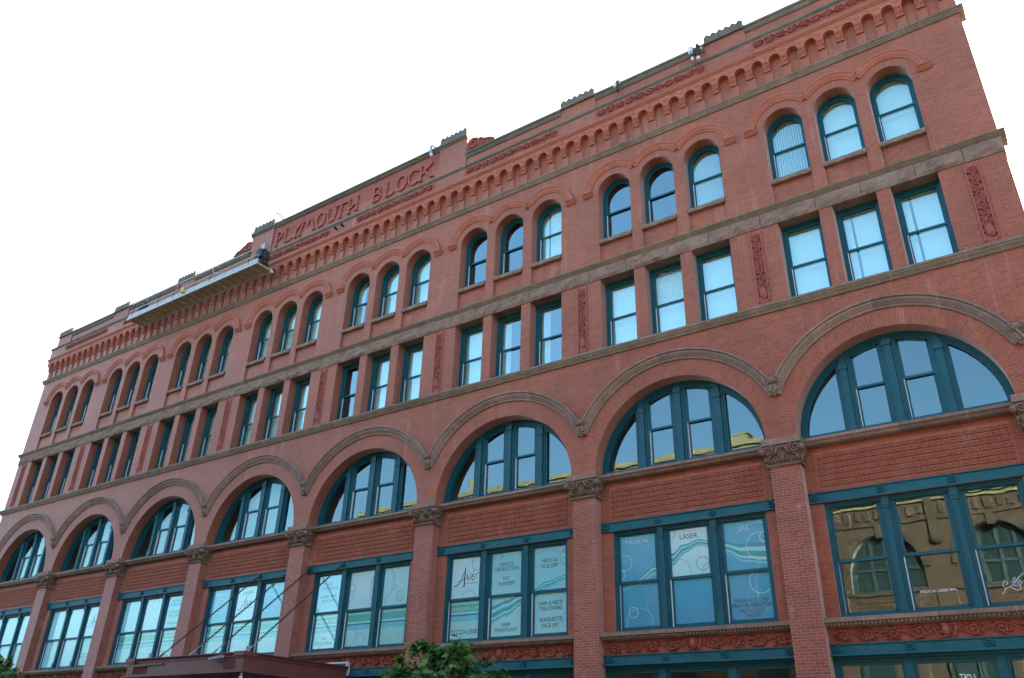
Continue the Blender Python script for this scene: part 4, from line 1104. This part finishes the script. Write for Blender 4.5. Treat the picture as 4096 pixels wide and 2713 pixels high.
for (b, k), lab in zip(tops, CL):
    x = MID[b] + k * .27 * W[b]
    p0 = Vector((x, .24, 7.44)); p1 = Vector((x, -3.32, 4.10))
    root = thing('support_chain', lab, 'chain', tuple(p1), 'chains holding up the canopy')
    d = (p1 - p0); Lc = d.length; d.normalize(); side = Vector((1, 0, 0)); upv = d.cross(side)
    c = MB(); nlk = int((Lc - .85) / .082)
    for i in range(nlk):
        ctr = p0 + d * (.06 + .082 * i); n_ = side if i % 2 else upv
        c.tube([ctr - p1 + d * .058 * cos(a) + n_ * .030 * sin(a) for a in [2 * pi * j / 10 for j in range(11)]], .0115, 4, cap=False)
    c.build('chain_links', M['chain'], root)
    rod = MB(); e = p0 + d * (.06 + .082 * nlk)
    rod.tube([e - p1, Vector((0, 0, 0))], .014, 6); rod.tube([e - p1 + d * .28, e - p1 + d * .62], .030, 8)
    rod.tube([e - p1 + upv * .03 * sin(a) + d * (.035 * cos(a) - .02) for a in [pi * 2 * j / 8 for j in range(9)]], .012, 4, cap=False)
    rod.build('turnbuckle', M['chain'] if k == .5 and b == 3 else M['steel'], root)
    pl = MB(); pl.tube([(0, p0.y - p1.y + .05, p0.z - p1.z), (0, p0.y - p1.y - .03, p0.z - p1.z)], .045, 8); pl.build('wall_anchor', M['chain'], root)
s = MB(); s.box(-.27, .27, -.05, .05, -.035, .035); s.box(-.28, -.27, -.055, .055, -.04, .04); s.box(.27, .28, -.055, .055, -.04, .04)
tl = s.build('lamp_tube_housing', M['grey_blue'], None, False, (24.98, CY - .14, 4.03)); tl.rotation_euler = (0, radians(-6), 0)
tag(tl, 'grey slanted tube lamp fixed on the canopy front beside the right fluted panel', 'lamp')
s = MB(); s.tube([(0, 0, .10), (0, 0, .04)], [.03, .035], 10); s.mi
s.blob((0, 0, -.03), (.055, .055, .075), 12, 9)
tag(s.build('light_bulb', M['white'], None, True, (25.93, CY + .06, 3.53)), 'white bulb hanging under the right front corner of the canopy', 'light bulb')
s = MB(); s.box(-.045, .045, -.03, .03, 0, .15); ob = thing('outlet_box', 'small pale outlet box with two dark sockets on the canopy corner', 'outlet box', (26.03, CY + .06, CZ1 + .012))
s.build('box', M['alu'], ob); s = MB(); s.box(-.022, .022, -.033, -.03, .03, .06); s.box(-.022, .022, -.033, -.03, .09, .12); s.build('sockets', M['black'], ob)
s = MB(); s.box(-.04, .04, -.03, .03, 0, .17); tag(s.build('conduit_stub', M['grey_blue'], None, False, (21.32, CY + .18, CZ1)), 'short grey conduit stub on top of the canopy near its left corner', 'conduit')
sg = thing('lightbox_sign', 'dark wall sign with white frame, half hidden behind the canopy', 'sign', (24.55, .12, 4.13))
s = MB(); s.box(-1.25, 1.25, .0, .12, -.17, .17); s.build('sign_face', M['sign_dark'], sg)
s = MB(); s.ring([(-1.29, -.20), (-1.29, .20), (1.29, .20), (1.29, -.20)], [(-1.24, -.15), (-1.24, .155), (1.24, .155), (1.24, -.15)], -.02, .12, close=True); s.build('sign_frame', M['white'], sg)

# ------------------------------------------------------------------ hanging work platform
X0, X1, Y0, Y1, ZP = 9.05, 18.95, -1.28, -.50, 20.80
sw = thing('work_platform', 'long aluminium work platform hanging below the parapet left of the name panel', 'scaffold', (14.0, -.9, ZP))
def swb(mb, name, mt):
    o = mb.build(name, mt, sw); o.location = (-14.0, .9, -ZP); return o
s = MB(); s.box(X0 + .04, X1 - .04, Y0 + .04, Y1 - .04, ZP + .05, ZP + .08)
n = 20
for k in range(n + 1):
    x = X0 + .08 + (X1 - X0 - .16) * k / n; s.box(x - .035, x + .035, Y0 + .05, Y1 - .05, ZP, ZP + .05)
for k in range(n):                               # rows of rivets and slots on the underside
    x = X0 + .08 + (X1 - X0 - .16) * (k + .5) / n
    for j in range(6): s.box(x - .10, x + .10, Y0 + .14 + j * .10, Y0 + .16 + j * .10, ZP + .043, ZP + .0495, mi=1)
swb(s, 'deck', [M['alu_deck'], M['black']])
for y in (Y0, Y1):
    s = MB(); s.box(X0, X1, y - .03, y + .03, ZP - .02, ZP + .11); s.box(X0, X1, y - .045, y + .045, ZP - .03, ZP - .005); swb(s, 'side_beam', M['alu'])
s = MB(); s.box(X0 + .05, X1 - .05, Y0 - .01, Y0 + .015, ZP + .15, ZP + .27); swb(s, 'toe_board', M['alu'])
for x0, x1, z in ((X0 + .15, X1 - .55, ZP + .86), (X0 + .05, X1 - .1, ZP + .47)):
    s = MB(); s.tube([(x0, Y0, z), (x1, Y0, z)], .032, 8); swb(s, 'guard_rail', M['alu'])
s = MB(); s.tube([(X0 + .05, Y1, ZP + .86), (X1 - .6, Y1, ZP + .86)], .028, 8); swb(s, 'guard_rail', M['alu'])
for x in (X0 + .35, 11.5, 12.72, 15.5, 18.25):
    for y in (Y0, Y1):
        s = MB(); s.tube([(x, y, ZP + .05), (x + (.03 if y == Y0 else 0), y, ZP + .89)], .022, 6); swb(s, 'rail_post', M['chain'])
for xh, sc in ((18.72, 1.), (9.75, .8)):
    s = MB()
    s.box(xh - .20 * sc, xh + .16 * sc, -1.15, -.68, ZP + .10, ZP + .34)
    s.plate([(xh - .26 * sc, ZP + .30), (xh - .22 * sc, ZP + .86 * sc), (xh - .05, ZP + .95 * sc), (xh + .10 * sc, ZP + .90 * sc), (xh + .12 * sc, ZP + .52)], -1.16, -.86)
    s.box(xh + .06 * sc, xh + .27 * sc, -1.02, -.80, ZP + .38, ZP + .82 * sc)
    s.tube([(xh + .2 * sc, -.95, ZP + .40), (xh + .24 * sc, -.95, ZP + .22), (xh + .1, -.95, ZP + .10)], .05, 6)
    o = swb(s, 'hoist_motor', M['black'])
    s = MB(); s.box(xh - .10 * sc, xh + .16 * sc, -1.06, -.84, ZP + .92 * sc, ZP + 1.22 * sc); s.build('control_box', M['steel'] if sc == 1. else M['black'], o)
    s = MB(); s.tube([(xh, -.9, ZP + .5), (xh - (.3 if xh > 15 else 1.05), -.4, 24.2 if xh > 15 else 23.22)], .009, 5); swb(s, 'wire_rope', M['steel'])
s = MB(); s.tube([(X1 - .02, Y1 - .02, ZP - .08), (X1 + .10, Y1 - .02, ZP - .08)], .06, 8); s.tube([(X1 - .02, Y1 - .02, ZP - .12), (X1 - .02, Y1 - .02, ZP + .1)], .03, 6); swb(s, 'wall_roller', M['white'])
s = MB()
for k in range(5): s.blob((random.uniform(-.07, .07), random.uniform(-.05, .05), random.uniform(-.1, .12)), (.08, .06, .11), 6, 5)
tag(s.build('hanging_bag', M['sage'], None, True, (13.62, Y0 - .05, ZP + .30)), 'small yellow green bag hanging on the work platform', 'bag')
for mt, dx, lab in (('blue_rope', .12, 'blue rope coil hanging on the work platform rail'), ('orange', -.12, 'orange strap hanging on the work platform rail')):
    s = MB(); s.tube([(.10 * sin(a * 1.3), -.03 + .02 * cos(3 * a), -.16 + .16 * cos(a)) for a in [2 * pi * i / 18 for i in range(25)]], .018, 5)
    tag(s.build('rope_coil', M[mt], None, True, (13.1 + dx, Y0 - .03, ZP + .80)), lab, 'rope')
s = MB(); s.tube([(15.62, Y0 - .04, ZP + .84), (15.75, Y0 - .06, ZP + .55), (16.1, Y0 - .05, ZP + .36), (16.6, Y0 - .03, ZP + .31)], .012, 5)
tag(s.build('pale_hose', M['white'], None, True), 'thin pale hose drooping from the middle of the platform rail', 'hose')
for (x, z0, lab) in ((18.42, 24.05, 'slanted outrigger pole sticking out above the parapet beside the first letter of the name panel'), (8.70, 23.08, 'slanted outrigger pole on the parapet above the left half of the work platform')):
    r0 = thing('outrigger_pole', lab, 'pole', (x, 1.6, z0 - .5), 'outrigger poles on the roof')
    s = MB(); s.tube([(0, 0, 0), (0, -2.0, .74)], .05, 8); s.build('pole', M['alu'], r0)
    s = MB(); s.box(-.05, .05, -2.06, -1.95, .67, .81); s.tube([(0, -2.0, .72), (0, -2.0, .58)], .02, 6); s.build('pulley', M['steel'], r0)

# ------------------------------------------------------------------ lamps on the parapet and wall
def parapet_lamp(x, z, lab, kind):
    r0 = thing('parapet_lamp', lab, 'lamp', (x, .0, z), None)
    if kind == 'goose':
        s = MB(); s.tube([(0, .25, .0), (-.02, .02, .22), (-.03, -.18, .22), (-.02, -.28, .05), (.02, -.32, -.25), (.07, -.33, -.42)], [.05, .055, .06, .06, .06, .055], 8); s.build('arm', M['grey_blue'], r0, True)
        s = MB(); s.tube([(.065, -.33, -.40), (.105, -.335, -.54)], [.062, .068], 8); s.build('lamp_head', M['white'], r0)
    if kind == 'double':
        for k, (dx, ln) in enumerate(((-.07, -.58), (.13, -.66))):
            s = MB(); s.tube([(dx * .6, .2, -.04), (dx, -.05, .16), (dx, -.2, .10), (dx, -.27, -.15), (dx + .02, -.28, ln + .14)], [.05, .06, .065, .06, .04], 8); s.build('arm', M['black'], r0, True)
            s = MB(); s.tube([(dx + .02, -.28, ln + .16), (dx + .035, -.285, ln)], [.05, .05 + .03 * k], 8); s.build('lamp_head', M['white'], r0)
        s = MB(); s.plate([(-.15, -.22), (-.16, .02), (-.08, .10), (.0, .0), (-.03, -.30)], -.32, -.22); s.plate([(.12, .13), (.2, .13), (.28, -.02), (.2, -.02)], -.12, -.05); s.build('shield', M['white'], r0)
    if kind == 'single':
        s = MB(); s.tube([(.02, .1, -.05), (.02, -.1, .10), (.0, -.25, .0), (.02, -.28, -.25), (.04, -.28, -.50)], [.05, .06, .06, .045, .035], 8); s.build('arm', M['black'], r0, True)
        s = MB(); s.blob((.03, -.16, .06), (.10, .10, .10), 9, 7); s.tube([(-.04, -.30, -.06), (-.06, -.31, -.26)], [.05, .055], 8); s.build('lamp_head', M['white'], r0)
parapet_lamp(27.68, 23.95, 'grey gooseneck lamp with a white tip bent over the name panel after its last letter', 'goose')
parapet_lamp(39.03, 22.90, 'double black lamp with white shield and two white tips over the coping', 'double')
parapet_lamp(36.18, 22.94, 'single black lamp with pale round head over the coping between two tile capped blocks', 'single')
for x, z, lab in ((22.45, 21.95, 'small dark bracket on the brick band, the left and lower of a pair'), (22.83, 21.98, 'small dark round bracket on the brick band, the right one of a pair')):
    s = MB(); s.tube([(0, 0, 0), (0, -.10, .0)], .05, 8); s.blob((.0, -.13, .02), (.07, .06, .07), 8, 6)
    tag(s.build('wall_bracket', M['black'], None, True, (x, -.13, z)), lab, 'bracket')

# ------------------------------------------------------------------ trees
def leaf_mats():
    out_ = []
    for n, c in (('leaf_dark', (.030, .075, .018)), ('leaf_mid', (.05, .125, .03)), ('leaf_light', (.095, .19, .04)), ('leaf_turning', (.22, .11, .03))):
        m, nt, b_ = mat(n); o = nt.nodes['Material Output']
        pos = N(nt, 'ShaderNodeTexCoord').outputs['Object']
        nt.links.new(mixc(nt, ramp(nt, noise(nt, pos, 9, 2), .3, .7), c + (1,), tuple(x * 1.5 for x in c) + (1,)), b_.inputs['Base Color']); b_.inputs['Roughness'].default_value = .5
        tr = N(nt, 'ShaderNodeBsdfTranslucent'); tr.inputs[0].default_value = (c[0] * 1.6, c[1] * 2.2, c[2] * .9, 1)
        mx = N(nt, 'ShaderNodeMixShader'); mx.inputs[0].default_value = .3; nt.links.new(b_.outputs[0], mx.inputs[1]); nt.links.new(tr.outputs[0], mx.inputs[2]); nt.links.new(mx.outputs[0], o.inputs[0])
        out_.append(m)
    return out_
LM = leaf_mats()
M['bark'] = make_stone('bark', c=(.10, .075, .055), c2=(.05, .04, .03), sc=9, bump=.8)
LEAF = [(0, -.5), (.16, -.26), (.44, -.34), (.30, -.08), (.52, .14), (.24, .16), (.20, .34), (0, .56), (-.20, .34), (-.24, .16), (-.52, .14), (-.30, -.08), (-.44, -.34), (-.16, -.26)]
def tree(name, lab, base, clumps, leaves, size, seed, turning):
    r = random.Random(seed); root = thing(name, lab, 'tree', base)
    tk = MB(); top = Vector((0, 0, 1.9))
    tk.tube([(0, 0, -.02), (.02, .01, .5), (-.01, .02, 1.2), top], [.11, .085, .07, .06], 9)
    for (cx, cy, cz, rad) in clumps:
        c = Vector((cx, cy, cz)); mid = top.lerp(c, .5) + Vector((r.uniform(-.1, .1), r.uniform(-.1, .1), .08))
        tk.tube([top - Vector((0, 0, r.uniform(0, .5))), mid, c], [.045, .03, .012], 6)
        for k in range(4):
            e = c + Vector((r.uniform(-1, 1), r.uniform(-1, 1), r.uniform(-.3, 1))) * rad * .8; tk.tube([c, (c + e) / 2 + Vector((0, 0, .04)), e], [.012, .009, .005], 4)
    tk.build('trunk', M['bark'], root)
    cr = MB(); tot = sum(c[3] ** 2 for c in clumps)
    for (cx, cy, cz, rad) in clumps:
        subs = [(Vector((r.gauss(0, 1), r.gauss(0, 1), r.gauss(0, .8))).normalized() * rad * r.uniform(.45, 1.0), r.uniform(.22, .42) * rad) for _ in range(14)]
        for k in range(int(leaves * rad ** 2 / tot)):
            ctr, sr = r.choice(subs)
            p = Vector((cx, cy, cz)) + ctr + Vector((r.gauss(0, .5), r.gauss(0, .5), r.gauss(0, .42))) * sr
            outw = (p - Vector((cx, cy, cz - .3))).normalized()
            nrm = (outw * .6 + Vector((r.gauss(0, .5), r.gauss(0, .5), r.gauss(.5, .45)))).normalized()
            tdir = Vector((r.gauss(0, 1), r.gauss(0, 1), r.gauss(-.7, .6))); tdir = (tdir - nrm * tdir.dot(nrm)).normalized(); s2 = nrm.cross(tdir)
            s = size * r.uniform(.6, 1.25)
            vs = [p + s2 * (u * s) + tdir * (v * s) + nrm * (abs(u) * s * .25) for u, v in LEAF]
            q = r.random(); mi = 3 if q < turning else (2 if q < .22 else (1 if q < .62 else 0))
            cr.add(vs, [tuple(range(len(LEAF)))], None, mi)
    cr.build('crown', LM, root)
tree('maple_tree', 'green leafy maple tree in front of a brick pier right of the canopy', (33.35, -4.5, 0),
     [(-1.35, .1, 3.38, .42), (-.42, .0, 3.80, .36), (-.05, .1, 3.45, .48), (.55, -.1, 3.52, .52), (1.25, .1, 3.12, .48), (-.75, .1, 3.10, .6), (.2, -.2, 2.85, .8), (-1.25, .2, 2.6, .7), (1.1, .2, 2.5, .7), (.0, .6, 2.5, .8)], 5200, .17, 5, .01)
tree('street_tree', 'dark bushy street tree with a few turning leaves at the lower left corner', (13.55, -4.5, 0),
     [(-.6, .1, 3.50, .8), (.35, .0, 3.85, .55), (.95, .1, 3.40, .6), (1.45, -.1, 3.00, .55), (-.3, .2, 2.75, 1.1), (.9, .2, 2.35, .9), (-1.2, .1, 4.05, .6), (-1.0, 0, 2.35, 1.), (.1, .1, 4.30, .3)], 6500, .15, 8, .05)

# ------------------------------------------------------------------ street and the building across it (seen in the glass)
def make_ground(name, c, sc, c2=None, joints=0.):
    m, nt, b_ = mat(name); pos = N(nt, 'ShaderNodeTexCoord').outputs['Object']
    col = mixc(nt, ramp(nt, noise(nt, pos, sc, 6), .3, .7), c + (1,), (c2 or tuple(x * 1.6 for x in c)) + (1,))
    if joints:
        bt = N(nt, 'ShaderNodeTexBrick'); nt.links.new(pos, bt.inputs['Vector']); bt.offset = 0; bt.inputs['Scale'].default_value = 1; bt.inputs['Brick Width'].default_value = joints; bt.inputs['Row Height'].default_value = joints; bt.inputs['Mortar Size'].default_value = .012
        bt.inputs['Color1'].default_value = (1, 1, 1, 1); bt.inputs['Color2'].default_value = (.92, .92, .9, 1); bt.inputs['Mortar'].default_value = (.5, .5, .5, 1)
        col = mixc(nt, 1., col, bt.outputs['Color'], 'MULTIPLY')
    nt.links.new(col, b_.inputs['Base Color']); b_.inputs['Roughness'].default_value = .9
    return m
s = MB(); s.quad((-900, -900, -.16), (900, -900, -.16), (900, 900, -.16), (-900, 900, -.16)); tag(s.build('ground', make_ground('asphalt', (.045, .045, .047), 3)), kind='structure')
s = MB(); s.box(-60, 110, -5.2, -.0, -.159, 0); s.box(-60, 110, -5.36, -5.2, -.159, -.01); tag(s.build('pavement', make_ground('concrete_paving', (.17, .16, .15), 2, (.22, .21, .20), 1.5)), kind='structure')
s = MB(); s.box(-60, 110, -24, -18.2, -.159, 0); s.box(-60, 110, -18.2, -18.04, -.159, -.01); tag(s.build('far_pavement', make_ground('concrete_paving_far', (.17, .16, .15), 2, (.22, .21, .20), 1.5)), kind='structure')
s = MB()
for k in range(-6, 12): s.box(k * 9, k * 9 + 3, -11.7, -11.58, -.156, -.152)
for k in range(-8, 16): s.box(k * 6.4, k * 6.4 + .1, -7.6, -5.4, -.156, -.152)
tag(s.build('road_markings', make_plain('road_paint', (.6, .58, .5), .8)), kind='structure')

M['brown_brick'] = make_brick('brown_brick', 'world', (.11, .052, .03), (.075, .037, .022), (.12, .08, .055), grime=.5, effl=.15)
M['buff_stone'] = make_stone('buff_limestone', c=(.36, .28, .16), c2=(.24, .19, .11), sc=2, bump=.3)
M['brown_trim'] = make_stone('brown_sandstone', c=(.12, .07, .045), c2=(.07, .045, .03), sc=3)
M['dark_frame'] = make_paint('dark_green_frame', (.02, .04, .04), .5)
opp = thing('facing_building', 'brown brick building with arched windows and buff parapet, mirrored in the windows', 'building', (20, -24, 0))
def ob_(mb, name, mt, parent=opp):
    o = mb.build(name, mt, parent)
    if parent is opp: o.location = (-20, 24, 0)
    return o
YO = -24.0
def flipbox(s, x0, x1, d0, d1, z0, z1): s.box(x0, x1, YO - d1, YO - d0, z0, z1)      # d measured back from the street front
wl = MB()
flipbox(wl, 0.1, 70, .5, 14, 0, 16.0)
xs = [37.45 + 5.0 * k for k in range(-7, 7)]
pts_front = []
for xc in xs:
    hw = 1.72
    a = arc(xc, 10.75, hw, 1.72, 22)
    x0, x1 = xc - 2.5, xc + 2.5
    wl.poly([(x0, 8.6), (xc - hw, 8.6), (xc - hw, 10.75)] + a[1:-1] + [(xc + hw, 10.75), (xc + hw, 8.6), (x1, 8.6), (x1, 16.2), (x0, 16.2)], YO)
    wl.strip([(xc - hw, 8.6), (xc - hw, 10.75)] + a[1:-1] + [(xc + hw, 10.75), (xc + hw, 8.6)], YO, YO - .5)
    wl.poly([(x0, 4.8), (x1, 4.8), (x1, 9.65), (x0, 9.65)], YO - .02)
    flipbox(wl, x0 - .45, x0 + .45, -.12, .5, 0, 9.6)
    for k in range(9): flipbox(wl, xc - 2.1 + k * .5, xc - 1.85 + k * .5, -.1, .1, 13.25, 13.7)
    for k in range(8):
        for j in range(3): flipbox(wl, xc - 1.5 + k * .4 + .2 * (j % 2), xc - 1.35 + k * .4 + .2 * (j % 2), -.05, .1, 8.75 + .22 * j, 8.85 + .22 * j)
ob_(wl, 'wall', M['brown_brick'])
tr = MB()
for xc in xs:
    hood_sweep(tr, xc, 10.75, 1.0, [(1.72, YO), (1.72, YO + .08), (1.95, YO + .12), (2.05, YO + .12), (2.05, YO)], pi - .02, .02, 30)
    flipbox(tr, xc - 2.0, xc + 2.0, -.12, .3, 9.55, 9.72); flipbox(tr, xc - .16, xc + .16, -.2, .1, 12.3, 13.0)
    flipbox(tr, xc + 2.3, xc + 2.7, -.22, .1, 12.1, 14.1); tr.blob((xc + 2.5, YO + .1, 12.0), (.3, .25, .3), 8, 6)
flipbox(tr, 0, 70, -.10, .2, 12.95, 13.12)
ob_(tr, 'stone_trim', M['brown_trim'])
tr = MB(); flipbox(tr, 0, 70, -.25, .3, 14.0, 14.35); flipbox(tr, 0, 70, -.12, .2, 13.85, 14.0); ob_(tr, 'cornice', M['buff_stone'])
tr = MB(); flipbox(tr, 0, 33.4, -.05, .6, 16.0, 18.45); flipbox(tr, 0, 33.4, -.22, .6, 18.45, 18.75); flipbox(tr, 30.15, 31.25, -.15, .8, 18.7, 19.2); flipbox(tr, 30.05, 31.35, -.22, .85, 19.2, 19.32)
for k in range(6): flipbox(tr, 2 + 5 * k, 2.4 + 5 * k, -.12, .3, 16.2, 18.45)
ob_(tr, 'parapet', M['buff_stone'])
tr = MB(); flipbox(tr, 33.4, 70, .0, .6, 16.0, 16.8); flipbox(tr, 33.4, 70, -.15, .6, 16.8, 17.0); ob_(tr, 'parapet', M['brown_trim'])
tr = MB(); tr.tube([(10.7, YO - .5, 18.7), (10.7, YO - .5, 19.6)], [.42, .36], 12); tr.blob((10.7, YO - .5, 19.65), (.36, .36, .3), 10, 8); ob_(tr, 'chimney', M['buff_stone'])
w0 = None
for xc in xs:
    if w0 is None:
        f = MB()
        for x in (-1.66, -.75, 0, .75, 1.56): f.box(x - .05, x + .1, -.14, 0, 9.7, 12.2 if abs(x) < 1 else 11.0)
        f.box(-1.7, 1.7, -.14, 0, 10.75, 10.87); f.box(-1.7, 1.7, -.14, 0, 9.7, 9.85)
        w0 = f.build('arched_window', M['dark_frame'], opp, False, (xc - 20, -.30, 0))
        g = MB(); g.poly([(-1.7, 9.7), (1.7, 9.7)] + [(1.7 * cos(a), 10.75 + 1.7 * sin(a)) for a in [pi * i / 20 for i in range(0, 21)]], -.1); g.build('pane', make_plain('dark_pane', (.03, .045, .045), .06, .9), w0)
        g = MB(); g.box(-.62, -.15, -.11, -.105, 10.0, 11.6); g.box(.25, .70, -.11, -.105, 10.2, 11.6); g.build('blind', M['blind'], w0)
    else: dup(w0, opp, (xc - 20, -.30, 0))
d0 = None
for xc in xs:
    for dx in (-1.05, 2.6):
        if xc + dx > 69 or xc + dx < 1: continue
        if d0 is None:
            f = MB(); f.box(-.62, .62, -.1, .06, 6.62, 6.8); f.box(-.66, -.56, -.1, .06, .0, 6.7); f.box(.56, .66, -.1, .06, 0, 6.7); f.box(-.6, .6, -.1, .05, 3.0, 3.2)
            d0 = f.build('shop_window', M['dark_frame'], opp, False, (xc + dx - 20, .13, 0))
            g = MB(); g.box(-.6, .6, -.09, -.06, .3, 6.65); g.build('pane', bpy.data.materials['dark_pane'], d0)
        else: dup(d0, opp, (xc + dx - 20, .13, 0))
sb = MB(); sb.box(-.42, .42, -.02, .02, -.6, .85); ls = thing('shop_sign', 'black shop sign with white letters across the street, mirrored in the corner shop window', 'sign', (40.05, YO + .27, 5.75))
sb.build('sign_board', M['black'], ls)
vs, fs = text_mesh('LOFT'); tmb = MB(); xa, xb = min(v[0] for v in vs), max(v[0] for v in vs)
tmb.add([(-(v[0] - (xa + xb) / 2) / (xb - xa) * .72, .03, -.22 + v[1] * .42) for v in vs], fs); tmb.build('sign_letters', M['white'], ls)
